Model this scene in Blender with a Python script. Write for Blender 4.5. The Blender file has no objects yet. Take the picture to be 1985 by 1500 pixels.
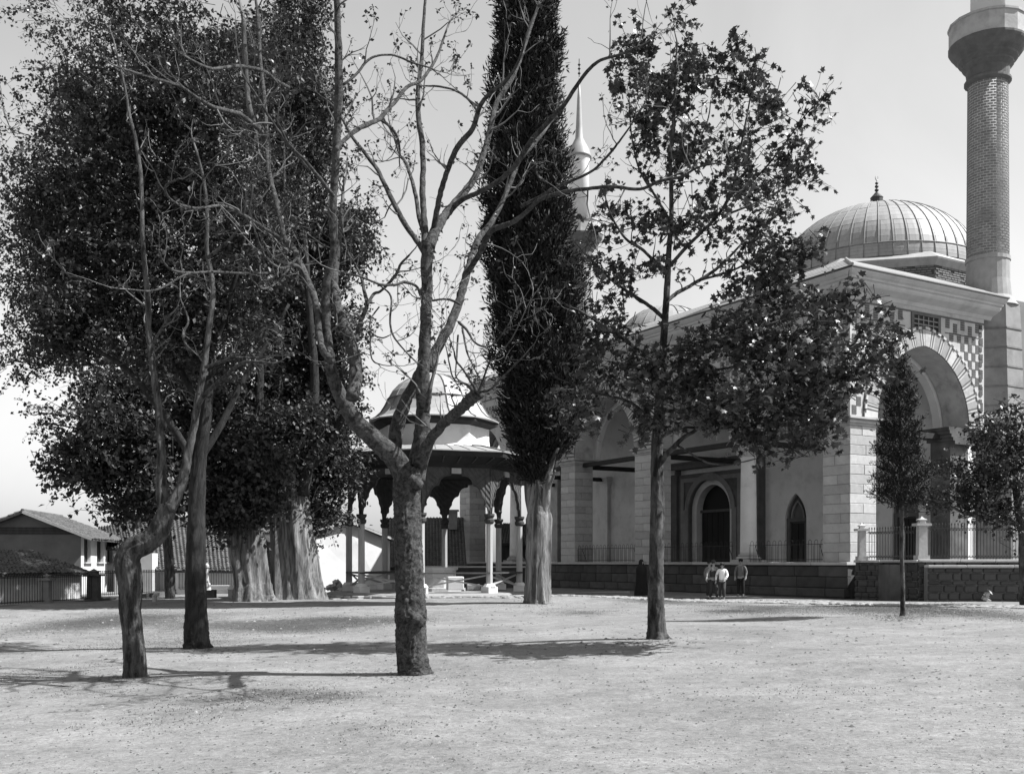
import bpy, math, random
import numpy as np
from mathutils import Vector, Matrix, Quaternion, noise

random.seed(7)
RNG = np.random.default_rng(7)
scene = bpy.context.scene
COL = scene.collection
R = math.radians

# ------------------------------------------------------------------ camera, sky, sun, exposure
FPX, PX0, PY0, EYE = 2006.0, 1005.0, 1089.0, 1.6      # focal length and principal point in photo pixels
cam_d = bpy.data.cameras.new('camera')
cam = bpy.data.objects.new('camera', cam_d)
COL.objects.link(cam)
scene.camera = cam
cam_d.sensor_width = 36.0
cam_d.lens = FPX / 1985.0 * 36.0
cam_d.shift_x = -(PX0 - 992.5) / 1985.0
cam_d.shift_y = (PY0 - 750.0) / 1985.0
cam_d.clip_start = 0.1
cam_d.clip_end = 6000
cam.location = (0, 0, EYE)
cam.rotation_euler = (R(90), 0, 0)

SUN_EL, SUN_AZ = 50.0, 95.0                          # azimuth clockwise from +Y (view direction)
world = bpy.data.worlds.new('World')
scene.world = world
world.use_nodes = True
wn = world.node_tree
wn.nodes.clear()
w_out = wn.nodes.new('ShaderNodeOutputWorld')
w_bg = wn.nodes.new('ShaderNodeBackground')
w_sky = wn.nodes.new('ShaderNodeTexSky')
w_sky.sky_type = 'NISHITA'
w_sky.sun_disc = False
w_sky.sun_elevation = R(SUN_EL)
w_sky.sun_rotation = R(SUN_AZ)
w_sky.air_density = 1.0
w_sky.dust_density = 1.0
w_bw = wn.nodes.new('ShaderNodeSeparateColor')        # the plate is black and white and sensitive to blue only
wn.links.new(w_sky.outputs[0], w_bw.inputs[0])
w_tc = wn.nodes.new('ShaderNodeTexCoord')               # faint thin cloud all over the sky
w_no = wn.nodes.new('ShaderNodeTexNoise')
w_no.inputs['Scale'].default_value = 2.6
w_no.inputs['Detail'].default_value = 7
w_no.inputs['Roughness'].default_value = 0.55
w_no.inputs['Distortion'].default_value = 0.5
w_mr = wn.nodes.new('ShaderNodeMapRange')
w_mr.inputs['From Min'].default_value = 0.35
w_mr.inputs['From Max'].default_value = 0.7
w_mr.inputs['To Min'].default_value = 0.96
w_mr.inputs['To Max'].default_value = 1.12
w_mu = wn.nodes.new('ShaderNodeMath'); w_mu.operation = 'MULTIPLY'
wn.links.new(w_tc.outputs['Generated'], w_no.inputs['Vector'])
wn.links.new(w_no.outputs['Fac'], w_mr.inputs['Value'])
wn.links.new(w_bw.outputs[2], w_mu.inputs[0])
wn.links.new(w_mr.outputs[0], w_mu.inputs[1])
wn.links.new(w_mu.outputs[0], w_bg.inputs['Color'])
wn.links.new(w_bg.outputs[0], w_out.inputs['Surface'])
w_bg.inputs['Strength'].default_value = 0.076

sun_d = bpy.data.lights.new('sun', 'SUN')
sun_d.energy = 5.0
sun_d.angle = R(0.5)
sun = bpy.data.objects.new('sun', sun_d)
COL.objects.link(sun)
sdir = Vector((math.sin(R(SUN_AZ)) * math.cos(R(SUN_EL)), math.cos(R(SUN_AZ)) * math.cos(R(SUN_EL)), math.sin(R(SUN_EL))))
sun.rotation_euler = sdir.to_track_quat('Z', 'Y').to_euler()
sun.location = (30, -20, 40)

scene.view_settings.view_transform = 'Standard'
scene.view_settings.look = 'None'
scene.view_settings.exposure = 1.15
scene.view_settings.gamma = 1.0
scene.render.engine = 'CYCLES'
scene.render.resolution_x = 1024
scene.render.resolution_y = 773

# ------------------------------------------------------------------ coordinates
def sm(t):
    t = max(0.0, min(1.0, t))
    return t * t * (3 - 2 * t)

def ground_z(x, y):
    """height of the yard: it falls gently to the left"""
    if x < 0:
        z = (0.030 - 0.017 * sm((y - 26) / 10)) * max(x, -10.0)
    else:
        s = 0.028 * (1 - sm((y - 28) / 14)) + 0.006 * sm((y - 28) / 14)
        z = s * min(x, 11.0)
    z += 0.17 * math.exp(-((y - 42.0) / 4.0) ** 2) * sm((7.0 - x) / 5.0) * sm((x + 17.0) / 5.0)
    z += 0.035 * math.sin(x * 0.45 + 1.0) * math.sin(y * 0.33 + x * 0.12) + 0.015 * math.sin(x * 1.3 + y * 0.9)
    return z

def P(px, py, Y):
    return Vector(((px - PX0) / FPX * Y, Y, EYE + (PY0 - py) / FPX * Y))

def on_ground(px, py):
    Y = EYE * FPX / (py - PY0)
    for _ in range(30):
        X = (px - PX0) / FPX * Y
        Y = 0.5 * Y + 0.5 * (EYE - ground_z(X, Y)) * FPX / (py - PY0)
    X = (px - PX0) / FPX * Y
    return Vector((X, Y, ground_z(X, Y)))

# ------------------------------------------------------------------ materials (all neutral: the plate is black and white)
def mk(name, v, rough=0.85, var=0.22, scale=2.0, rnd=0.0, bump=0.25, bscale=18.0, spec=0.3, stretch=(1, 1, 1),
       stain=0.0, stain_scale=0.6, metal=0.0, wave=None, dist=0.02):
    m = bpy.data.materials.new(name)
    m.use_nodes = True
    nt = m.node_tree
    N, L = nt.nodes, nt.links
    bs = N['Principled BSDF']
    bs.inputs['Roughness'].default_value = rough
    bs.inputs['Metallic'].default_value = metal
    bs.inputs['Specular IOR Level'].default_value = spec
    tc = N.new('ShaderNodeTexCoord')
    mp = N.new('ShaderNodeMapping')
    mp.inputs['Scale'].default_value = stretch
    L.new(tc.outputs['Object'], mp.inputs['Vector'])
    no = N.new('ShaderNodeTexNoise')
    no.inputs['Scale'].default_value = scale
    no.inputs['Detail'].default_value = 8
    no.inputs['Roughness'].default_value = 0.62
    L.new(mp.outputs[0], no.inputs['Vector'])
    mr = N.new('ShaderNodeMapRange')
    mr.inputs['From Min'].default_value = 0.3
    mr.inputs['From Max'].default_value = 0.7
    mr.inputs['To Min'].default_value = v * (1 - var)
    mr.inputs['To Max'].default_value = v * (1 + var)
    L.new(no.outputs['Fac'], mr.inputs['Value'])
    cur = mr.outputs[0]
    if rnd:
        oi = N.new('ShaderNodeObjectInfo')
        r2 = N.new('ShaderNodeMapRange')
        r2.inputs['To Min'].default_value = 1 - rnd
        r2.inputs['To Max'].default_value = 1 + rnd
        L.new(oi.outputs['Random'], r2.inputs['Value'])
        mu = N.new('ShaderNodeMath'); mu.operation = 'MULTIPLY'
        L.new(cur, mu.inputs[0]); L.new(r2.outputs[0], mu.inputs[1])
        cur = mu.outputs[0]
    if stain:
        n3 = N.new('ShaderNodeTexNoise')
        n3.inputs['Scale'].default_value = stain_scale
        n3.inputs['Detail'].default_value = 10
        n3.inputs['Roughness'].default_value = 0.7
        L.new(mp.outputs[0], n3.inputs['Vector'])
        r3 = N.new('ShaderNodeMapRange')
        r3.inputs['From Min'].default_value = 0.5
        r3.inputs['From Max'].default_value = 0.68
        r3.inputs['To Min'].default_value = 1.0
        r3.inputs['To Max'].default_value = 1 - stain
        L.new(n3.outputs['Fac'], r3.inputs['Value'])
        mu = N.new('ShaderNodeMath'); mu.operation = 'MULTIPLY'
        L.new(cur, mu.inputs[0]); L.new(r3.outputs[0], mu.inputs[1])
        cur = mu.outputs[0]
    cb = N.new('ShaderNodeCombineColor')
    for i in range(3):
        L.new(cur, cb.inputs[i])
    L.new(cb.outputs[0], bs.inputs['Base Color'])
    if bump:
        n2 = N.new('ShaderNodeTexNoise')
        n2.inputs['Scale'].default_value = bscale
        n2.inputs['Detail'].default_value = 6
        L.new(mp.outputs[0], n2.inputs['Vector'])
        bp = N.new('ShaderNodeBump')
        bp.inputs['Strength'].default_value = bump
        bp.inputs['Distance'].default_value = dist
        L.new(n2.outputs['Fac'], bp.inputs['Height'])
        L.new(bp.outputs[0], bs.inputs['Normal'])
        if wave:
            wv = N.new('ShaderNodeTexWave')
            wv.inputs['Scale'].default_value = wave
            wv.inputs['Distortion'].default_value = 0.4
            wv.bands_direction = 'DIAGONAL'
            L.new(tc.outputs['Object'], wv.inputs['Vector'])
            b2 = N.new('ShaderNodeBump')
            b2.inputs['Strength'].default_value = 0.8
            b2.inputs['Distance'].default_value = 0.03
            L.new(wv.outputs['Fac'], b2.inputs['Height'])
            L.new(bp.outputs[0], b2.inputs['Normal'])
            L.new(b2.outputs[0], bs.inputs['Normal'])
    return m

def mk_bark(name, dark, light, zs=0.35, scale=5.0, bump=0.9, patch=0.0, dist=0.04):
    m = bpy.data.materials.new(name)
    m.use_nodes = True
    nt = m.node_tree
    N, L = nt.nodes, nt.links
    bs = N['Principled BSDF']
    bs.inputs['Roughness'].default_value = 0.85
    bs.inputs['Specular IOR Level'].default_value = 0.25
    tc = N.new('ShaderNodeTexCoord')
    mp = N.new('ShaderNodeMapping')
    mp.inputs['Scale'].default_value = (1, 1, zs)
    L.new(tc.outputs['Object'], mp.inputs['Vector'])
    n1 = N.new('ShaderNodeTexNoise')
    n1.inputs['Scale'].default_value = scale
    n1.inputs['Detail'].default_value = 10
    n1.inputs['Roughness'].default_value = 0.7
    n1.inputs['Distortion'].default_value = 0.6
    L.new(mp.outputs[0], n1.inputs['Vector'])
    cr = N.new('ShaderNodeValToRGB')
    e = cr.color_ramp.elements
    e[0].position = 0.40; e[0].color = (dark, dark, dark, 1)
    e[1].position = 0.62; e[1].color = (light, light, light, 1)
    L.new(n1.outputs['Fac'], cr.inputs[0])
    out = cr.outputs[0]
    n2 = N.new('ShaderNodeTexNoise')
    n2.inputs['Scale'].default_value = scale * 6
    n2.inputs['Detail'].default_value = 8
    n2.inputs['Roughness'].default_value = 0.8
    L.new(mp.outputs[0], n2.inputs['Vector'])
    mx = N.new('ShaderNodeMix'); mx.data_type = 'RGBA'; mx.blend_type = 'OVERLAY'
    mx.inputs[0].default_value = 0.8
    L.new(out, mx.inputs[6]); L.new(n2.outputs['Color'], mx.inputs[7])
    bw = N.new('ShaderNodeRGBToBW')
    L.new(mx.outputs[2], bw.inputs[0])
    L.new(bw.outputs[0], bs.inputs['Base Color'])
    ad = N.new('ShaderNodeMath'); ad.operation = 'ADD'
    L.new(n1.outputs['Fac'], ad.inputs[0]); L.new(n2.outputs['Fac'], ad.inputs[1])
    bp = N.new('ShaderNodeBump')
    bp.inputs['Strength'].default_value = bump
    bp.inputs['Distance'].default_value = dist
    L.new(ad.outputs[0], bp.inputs['Height'])
    L.new(bp.outputs[0], bs.inputs['Normal'])
    return m

def mk_leaf(name, v, var=0.35, scale=1.2, rough=0.42, spec=0.5, trans=0.25):
    m = bpy.data.materials.new(name)
    m.use_nodes = True
    nt = m.node_tree
    N, L = nt.nodes, nt.links
    bs = N['Principled BSDF']
    bs.inputs['Roughness'].default_value = rough
    bs.inputs['Specular IOR Level'].default_value = spec
    geo = N.new('ShaderNodeNewGeometry')
    rp = N.new('ShaderNodeMapRange')
    rp.inputs['To Min'].default_value = v * (1 - var)
    rp.inputs['To Max'].default_value = v * (1 + var)
    L.new(geo.outputs['Random Per Island'], rp.inputs['Value'])
    cb = N.new('ShaderNodeCombineColor')
    for i in range(3):
        L.new(rp.outputs[0], cb.inputs[i])
    L.new(cb.outputs[0], bs.inputs['Base Color'])
    tr = N.new('ShaderNodeBsdfTranslucent')
    L.new(cb.outputs[0], tr.inputs['Color'])
    mix = N.new('ShaderNodeMixShader')
    mix.inputs[0].default_value = trans
    L.new(bs.outputs[0], mix.inputs[1]); L.new(tr.outputs[0], mix.inputs[2])
    L.new(mix.outputs[0], N['Material Output'].inputs['Surface'])
    return m

def mk_ground():
    m = bpy.data.materials.new('ground')
    m.use_nodes = True
    nt = m.node_tree
    N, L = nt.nodes, nt.links
    bs = N['Principled BSDF']
    bs.inputs['Roughness'].default_value = 0.95
    bs.inputs['Specular IOR Level'].default_value = 0.1
    tc = N.new('ShaderNodeTexCoord')
    def noise(s, d=8, r=0.6, dis=0.0, vec=None):
        n = N.new('ShaderNodeTexNoise')
        n.inputs['Scale'].default_value = s
        n.inputs['Detail'].default_value = d
        n.inputs['Roughness'].default_value = r
        n.inputs['Distortion'].default_value = dis
        L.new(vec or tc.outputs['Object'], n.inputs['Vector'])
        return n.outputs['Fac']
    def rng(x, a, b, c, d):
        r = N.new('ShaderNodeMapRange')
        r.inputs['From Min'].default_value = a; r.inputs['From Max'].default_value = b
        r.inputs['To Min'].default_value = c; r.inputs['To Max'].default_value = d
        L.new(x, r.inputs['Value'])
        return r.outputs[0]
    def mul(a, b):
        q = N.new('ShaderNodeMath'); q.operation = 'MULTIPLY'
        L.new(a, q.inputs[0]); L.new(b, q.inputs[1])
        return q.outputs[0]
    base = rng(noise(0.35, 10, 0.65), 0.32, 0.68, 0.155, 0.25)
    mid = rng(noise(2.6, 12, 0.8, 0.6), 0.35, 0.65, 0.72, 1.14)
    fine = rng(noise(16, 10, 0.9), 0.36, 0.56, 0.5, 1.1)
    cur = mul(mul(base, mid), fine)
    # worn thin turf: a broad mask, broken up finely
    at = N.new('ShaderNodeAttribute'); at.attribute_name = 'turf'
    ad = N.new('ShaderNodeMath'); ad.operation = 'ADD'
    L.new(at.outputs['Fac'], ad.inputs[0])
    L.new(rng(noise(5.0, 14, 0.95, 0.3), 0.38, 0.62, -0.6, 0.45), ad.inputs[1])
    turf = rng(ad.outputs[0], 0.25, 0.85, 1.0, 0.36)
    cur = mul(cur, turf)
    cb = N.new('ShaderNodeCombineColor')
    for i in range(3):
        L.new(cur, cb.inputs[i])
    L.new(cb.outputs[0], bs.inputs['Base Color'])
    bp = N.new('ShaderNodeBump')
    bp.inputs['Strength'].default_value = 0.7
    bp.inputs['Distance'].default_value = 0.03
    L.new(noise(14, 10, 0.75), bp.inputs['Height'])
    b2 = N.new('ShaderNodeBump')
    b2.inputs['Strength'].default_value = 0.35
    b2.inputs['Distance'].default_value = 0.12
    L.new(noise(1.6, 6, 0.6), b2.inputs['Height'])
    L.new(b2.outputs[0], bp.inputs['Normal'])
    L.new(bp.outputs[0], bs.inputs['Normal'])
    return m

M = dict(
    ground=mk_ground(),
    ashlar=mk('ashlar', 0.36, rnd=0.16, var=0.18, scale=1.6, bump=0.35, bscale=9, stain=0.3, stain_scale=0.9),
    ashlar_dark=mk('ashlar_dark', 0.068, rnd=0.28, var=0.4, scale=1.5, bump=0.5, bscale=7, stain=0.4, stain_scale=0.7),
    rubble=mk('rubble', 0.055, rnd=0.25, var=0.35, scale=1.2, bump=0.8, bscale=6, stain=0.4, dist=0.05),  # the retaining walls' shade is put into this dark base tone
    white_stone=mk('white_stone', 0.55, rnd=0.08, var=0.08, scale=2, bump=0.2, stain=0.12),
    mortar=mk('mortar', 0.37, var=0.16, scale=1.4, bump=0.4, stain=0.4, stain_scale=0.9),
    cobble=mk('cobble', 0.23, rnd=0.1, var=0.35, scale=3, bump=0.5, bscale=12, stain=0.35, stain_scale=3),
    voussoir=mk('voussoir', 0.24, rnd=0.1, var=0.15, scale=3, bump=0.3, stain=0.2),
    joint=mk('joint', 0.16, var=0.2, bump=0.3),
    brick_dark=mk('brick_dark', 0.085, rnd=0.2, var=0.2, scale=4, bump=0.4, bscale=20),
    brick=mk('brick', 0.15, rnd=0.2, var=0.2, scale=4, bump=0.4, bscale=20),
    plaster=mk('plaster', 0.56, var=0.10, scale=0.8, bump=0.12, bscale=8, stain=0.22, stain_scale=1.1),
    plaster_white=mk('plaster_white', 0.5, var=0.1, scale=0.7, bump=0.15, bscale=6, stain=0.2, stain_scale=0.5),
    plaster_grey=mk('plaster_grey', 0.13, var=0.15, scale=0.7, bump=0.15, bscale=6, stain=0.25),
    cornice=mk('cornice', 0.42, var=0.12, scale=1.0, bump=0.1, stain=0.22, stretch=(1, 1, 0.3)),
    lead=mk('lead', 0.25, rough=0.55, rnd=0.14, var=0.14, scale=1.2, stretch=(1, 1, 0.35), bump=0.15, bscale=5, spec=0.4, stain=0.2, stain_scale=1.8),
    lead_seam=mk('lead_seam', 0.15, rough=0.6, var=0.2, bump=0.1),
    dark_metal=mk('dark_metal', 0.03, rough=0.5, var=0.2, bump=0.1),
    iron=mk('iron', 0.025, rough=0.6, var=0.3, bump=0.2),
    timber_dark=mk('timber_dark', 0.02, var=0.3, stretch=(1, 1, 0.2), bump=0.3),
    timber=mk('timber', 0.045, var=0.3, scale=5, stretch=(1, 1, 0.25), bump=0.4),
    timber_board=mk('timber_board', 0.06, var=0.25, scale=4, bump=0.3, wave=2.2),
    timber_pale=mk('timber_pale', 0.33, var=0.15, scale=5, stretch=(1, 1, 0.15), bump=0.3, stain=0.3),
    void=mk('void', 0.008, var=0.1, bump=0, rough=0.7),
    portal=mk('portal', 0.10, var=0.2, scale=2, bump=0.3, stain=0.3),
    portal_pale=mk('portal_pale', 0.19, var=0.15, scale=2, bump=0.3, stain=0.3),
    tile=mk('tile', 0.075, var=0.5, scale=3.5, bump=0.5, bscale=10),
    bark_grey=mk_bark('bark_grey', 0.018, 0.10, zs=1.0, scale=13, bump=1.0, dist=0.03),
    bark_pale=mk_bark('bark_pale', 0.02, 0.13, zs=0.2, scale=13, bump=1.0, dist=0.05),
    bark_dark=mk_bark('bark_dark', 0.008, 0.032, zs=0.3, scale=7),
    bark_old=mk_bark('bark_old', 0.05, 0.26, zs=0.12, scale=5.5, dist=0.07),
    bark_mottle=mk_bark('bark_mottle', 0.012, 0.10, zs=0.45, scale=5),
    twig=mk('twig', 0.085, var=0.3, scale=3, bump=0),
    twig_dark=mk('twig_dark', 0.025, var=0.3, scale=3, bump=0),
    leaf_dark=mk_leaf('leaf_dark', 0.034, trans=0.14, spec=0.3, rough=0.5, var=0.5),
    leaf_mid=mk_leaf('leaf_mid', 0.032, trans=0.1),
    leaf_maple=mk_leaf('leaf_maple', 0.036, trans=0.15, var=0.5),
    leaf_cypress=mk_leaf('leaf_cypress', 0.015, rough=0.7, spec=0.2, trans=0.05),
    grass=mk_leaf('grass', 0.13, rough=0.7, spec=0.2, trans=0.2),
    pebble=mk('pebble', 0.19, var=0.35, scale=2.5, bump=0.2),
    litter=mk('litter', 0.07, var=0.6, scale=2.5, bump=0.2),  # dark tone also imitates the clods' shadow streaks
    skin=mk('skin', 0.28, var=0.05, bump=0, rough=0.6),
    cloth_white=mk('cloth_white', 0.75, var=0.05, scale=6, bump=0.2),
    cloth_dark=mk('cloth_dark', 0.035, var=0.2, scale=6, bump=0.2),
    cloth_grey=mk('cloth_grey', 0.14, var=0.2, scale=6, bump=0.2),
    cloth_black=mk('cloth_black', 0.012, var=0.2, scale=6, bump=0.2),
    cloth_pale=mk('cloth_pale', 0.2, var=0.1, scale=6, bump=0.2),
)

# ------------------------------------------------------------------ object helpers
def link(o, parent=None):
    COL.objects.link(o)
    if parent is not None:
        o.parent = parent
    return o

def thing(name, label, cat, loc=(0, 0, 0), rotz=0.0, group=None):
    o = bpy.data.objects.new(name, None)
    o.empty_display_size = 0.3
    o.location = loc
    o.rotation_euler = (0, 0, rotz)
    COL.objects.link(o)
    o['label'] = label
    o['category'] = cat
    if group:
        o['group'] = group
    return o

def tag(o, label, cat, group=None):
    o['label'] = label
    o['category'] = cat
    if group:
        o['group'] = group
    return o

def root_of(o):
    while o.parent is not None:
        o = o.parent
    return o

class MB:
    def __init__(s):
        s.v = []
        s.f = []
    def box(s, x0, x1, y0, y1, z0, z1):
        n = len(s.v)
        s.v += [(x0, y0, z0), (x1, y0, z0), (x1, y1, z0), (x0, y1, z0), (x0, y0, z1), (x1, y0, z1), (x1, y1, z1), (x0, y1, z1)]
        s.f += [(n, n + 3, n + 2, n + 1), (n + 4, n + 5, n + 6, n + 7), (n, n + 1, n + 5, n + 4), (n + 1, n + 2, n + 6, n + 5),
                (n + 2, n + 3, n + 7, n + 6), (n + 3, n, n + 4, n + 7)]
        return s
    def obox(s, c, ax, ay, az):
        """box from centre and three half-axis vectors"""
        c, ax, ay, az = Vector(c), Vector(ax), Vector(ay), Vector(az)
        n = len(s.v)
        for k in (-1, 1):
            for i, j in ((-1, -1), (1, -1), (1, 1), (-1, 1)):
                s.v.append(tuple(c + ax * i + ay * j + az * k))
        s.f += [(n, n + 3, n + 2, n + 1), (n + 4, n + 5, n + 6, n + 7), (n, n + 1, n + 5, n + 4), (n + 1, n + 2, n + 6, n + 5),
                (n + 2, n + 3, n + 7, n + 6), (n + 3, n, n + 4, n + 7)]
        return s
    def bar(s, p0, p1, w, h=None, up=(0, 0, 1)):
        p0, p1 = Vector(p0), Vector(p1)
        h = h or w
        d = p1 - p0
        L = d.length
        d.normalize()
        u = Vector(up)
        if abs(d.dot(u)) > 0.95:
            u = Vector((1, 0, 0))
        side = d.cross(u).normalized()
        up2 = side.cross(d)
        return s.obox((p0 + p1) / 2, d * (L / 2), side * (w / 2), up2 * (h / 2))
    def tube(s, pts, rad, n=8, cap=True, lobes=None, jitter=0.0, ls=1.0):
        pts = [Vector(p) for p in pts]
        m = len(pts)
        base = len(s.v)
        prev = None
        sl = random.uniform(0, 50)
        for i, p in enumerate(pts):
            if i: sl += (p - pts[i - 1]).length
            d = (pts[min(i + 1, m - 1)] - pts[max(i - 1, 0)])
            if d.length < 1e-9:
                d = Vector((0, 0, 1))
            d.normalize()
            if prev is None:
                u = Vector((1, 0, 0)) if abs(d.x) < 0.8 else Vector((0, 1, 0))
                u = (u - d * u.dot(d)).normalized()
            else:
                u = (prev - d * prev.dot(d))
                u = u.normalized() if u.length > 1e-6 else Vector((1, 0, 0))
            prev = u
            w = d.cross(u)
            for k in range(n):
                a = 2 * math.pi * k / n
                r = rad[i]
                if lobes:
                    r *= lobes(a, i / (m - 1))
                if jitter:
                    f = ls * 0.30 / max(r, 0.03)
                    ca, sa = math.cos(a), math.sin(a)
                    r *= 1 + jitter * (1.2 * noise.noise(Vector((ca * 1.4, sa * 1.4, sl * f * 0.9))) + 0.9 * noise.noise(Vector((ca * 3.5, sa * 3.5, sl * f * 2.2))) + 0.55 * noise.noise(Vector((ca * 8, sa * 8, sl * f * 5))) + (0.6 * noise.noise(Vector((ca * 18, sa * 18, sl * f * 11))) + 0.4 * noise.noise(Vector((ca * 34, sa * 34, sl * f * 22))) if n > 60 else 0))
                s.v.append(tuple(p + (u * math.cos(a) + w * math.sin(a)) * r))
        for i in range(m - 1):
            for k in range(n):
                a, b = base + i * n + k, base + i * n + (k + 1) % n
                s.f.append((a, b, b + n, a + n))
        if cap:
            s.f.append(tuple(base + k for k in reversed(range(n))))
            s.f.append(tuple(base + (m - 1) * n + k for k in range(n)))
        return s
    def lathe(s, prof, n=24, c=(0, 0), a0=0.0, cap=True):
        base = len(s.v)
        for r, z in prof:
            for k in range(n):
                a = a0 + 2 * math.pi * k / n
                s.v.append((c[0] + r * math.cos(a), c[1] + r * math.sin(a), z))
        m = len(prof)
        for i in range(m - 1):
            for k in range(n):
                a, b = base + i * n + k, base + i * n + (k + 1) % n
                s.f.append((a, b, b + n, a + n))
        if cap:
            s.f.append(tuple(base + k for k in reversed(range(n))))
            s.f.append(tuple(base + (m - 1) * n + k for k in range(n)))
        return s
    def poly(s, pts):
        n = len(s.v)
        s.v += [tuple(p) for p in pts]
        s.f.append(tuple(range(n, n + len(pts))))
        return s
    def build(s, name, mat, parent=None, smooth=False, local=False, kind=None):
        vs = s.v
        if parent is not None and not local:
            o = root_of(parent).location
            vs = [(x - o[0], y - o[1], z - o[2]) for x, y, z in vs]
        me = bpy.data.meshes.new(name)
        me.from_pydata(vs, [], s.f)
        if smooth:
            me.polygons.foreach_set('use_smooth', [True] * len(me.polygons))
        me.materials.append(mat)
        me.update()
        ob = link(bpy.data.objects.new(name, me), parent)
        if kind:
            ob['kind'] = kind
        return ob

def fast_mesh(name, V, F, mat, parent=None, kind=None, smooth=False):
    V = np.asarray(V, dtype=np.float32)
    if parent is not None:
        o = root_of(parent).location
        V = V - np.array((o[0], o[1], o[2]), dtype=np.float32)
    F = np.asarray(F, dtype=np.int32)
    me = bpy.data.meshes.new(name)
    me.vertices.add(len(V))
    me.vertices.foreach_set('co', V.ravel())
    k = F.shape[1]
    me.loops.add(F.size)
    me.loops.foreach_set('vertex_index', F.ravel())
    me.polygons.add(len(F))
    me.polygons.foreach_set('loop_start', np.arange(0, F.size, k, dtype=np.int32))
    me.update(calc_edges=True)
    if smooth:
        me.polygons.foreach_set('use_smooth', np.ones(len(F), dtype=bool))
    me.materials.append(mat)
    ob = link(bpy.data.objects.new(name, me), parent)
    if kind:
        ob['kind'] = kind
    return ob

_blocks = {}
def block_mesh(dx, dy, dz, mat, ch=0.018, name='stone'):
    key = (round(dx, 2), round(dy, 2), round(dz, 2), mat.name, name, ch)
    if key in _blocks:
        return _blocks[key]
    dx, dy, dz = key[0] / 2, key[1] / 2, key[2] / 2
    V, idx = [], {}
    for sx in (-1, 1):
        for sy in (-1, 1):
            for sz in (-1, 1):
                for ax in range(3):
                    c = [dx - ch, dy - ch, dz - ch]
                    c[ax] += ch
                    idx[(sx, sy, sz, ax)] = len(V)
                    V.append((sx * c[0], sy * c[1], sz * c[2]))
    F = []
    for ax in range(3):
        o = [i for i in range(3) if i != ax]
        for s in (-1, 1):
            q = []
            for a, b in ((-1, -1), (1, -1), (1, 1), (-1, 1)):
                t = [0, 0, 0]; t[ax] = s; t[o[0]] = a; t[o[1]] = b
                q.append(idx[(t[0], t[1], t[2], ax)])
            F.append(tuple(q))
    for ax in range(3):
        o = [i for i in range(3) if i != ax]
        for a in (-1, 1):
            for b in (-1, 1):
                q = []
                for s, w in ((-1, o[0]), (1, o[0]), (1, o[1]), (-1, o[1])):
                    t = [0, 0, 0]; t[ax] = s; t[o[0]] = a; t[o[1]] = b
                    q.append(idx[(t[0], t[1], t[2], w)])
                F.append(tuple(q))
    for sx in (-1, 1):
        for sy in (-1, 1):
            for sz in (-1, 1):
                F.append(tuple(idx[(sx, sy, sz, k)] for k in range(3)))
    me = bpy.data.meshes.new(name)
    me.from_pydata(V, [], F)
    import bmesh
    bm = bmesh.new(); bm.from_mesh(me)
    bmesh.ops.recalc_face_normals(bm, faces=bm.faces)
    bm.to_mesh(me); bm.free()
    me.materials.append(mat)
    _blocks[key] = me
    return me

def block(name, parent, c, dims, mat, rotz=0.0, ch=0.018, jit=0.004):
    me = block_mesh(dims[0], dims[1], dims[2], mat, ch, name)
    o = link(bpy.data.objects.new(name, me), parent)
    o.location = (c[0] + random.uniform(-jit, jit), c[1] + random.uniform(-jit, jit), c[2])
    o.rotation_euler = (0, 0, rotz)
    return o

def inst(name, me, parent, loc, rot=(0, 0, 0), scale=(1, 1, 1)):
    o = link(bpy.data.objects.new(name, me), parent)
    o.location = loc
    o.rotation_euler = rot
    o.scale = scale
    return o

def pt_arch(s, r):
    """pointed arch of half span s and rise r: height above the springing at offset x"""
    c = max(0.0, (r * r - s * s) / (2 * s))
    Rr = s + c
    if c == 0.0:
        return lambda x: r * math.sqrt(max(0, 1 - (x / s) ** 2))
    return lambda x: math.sqrt(max(0.0, Rr * Rr - (abs(x) + c) ** 2))
# ------------------------------------------------------------------ ground sheet
def build_ground():
    xs = np.concatenate([np.linspace(-3000, -60, 12), np.linspace(-50, -22, 15), np.linspace(-21, 24, 181), np.linspace(26, 60, 18), np.linspace(80, 3000, 12)])
    ys = np.concatenate([np.linspace(-300, -10, 6), np.linspace(-5, 5, 12), np.linspace(5.25, 60, 220), np.linspace(62, 120, 20), np.linspace(150, 5000, 14)])
    V = [(x, y, ground_z(float(x), float(y)) if abs(x) < 60 and y < 130 else 0.03 * max(min(x, 7.0), -7.0)) for y in ys for x in xs]
    nx, ny = len(xs), len(ys)
    F = [(j * nx + i, j * nx + i + 1, (j + 1) * nx + i + 1, (j + 1) * nx + i) for j in range(ny - 1) for i in range(nx - 1)]
    o = fast_mesh('ground', V, F, M['ground'], smooth=True)
    o['kind'] = 'structure'
    at = o.data.attributes.new('turf', 'FLOAT', 'POINT')
    vals = []
    for x, y, z in V:
        t = 0.0
        for (cx, cy, rx, ry, w) in TURF:
            d = ((x - cx) / rx) ** 2 + ((y - cy) / ry) ** 2
            if d < 6:
                t += w * math.exp(-d * 1.1)
        vals.append(min(t, 1.0))
    at.data.foreach_set('value', vals)
    return o

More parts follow.
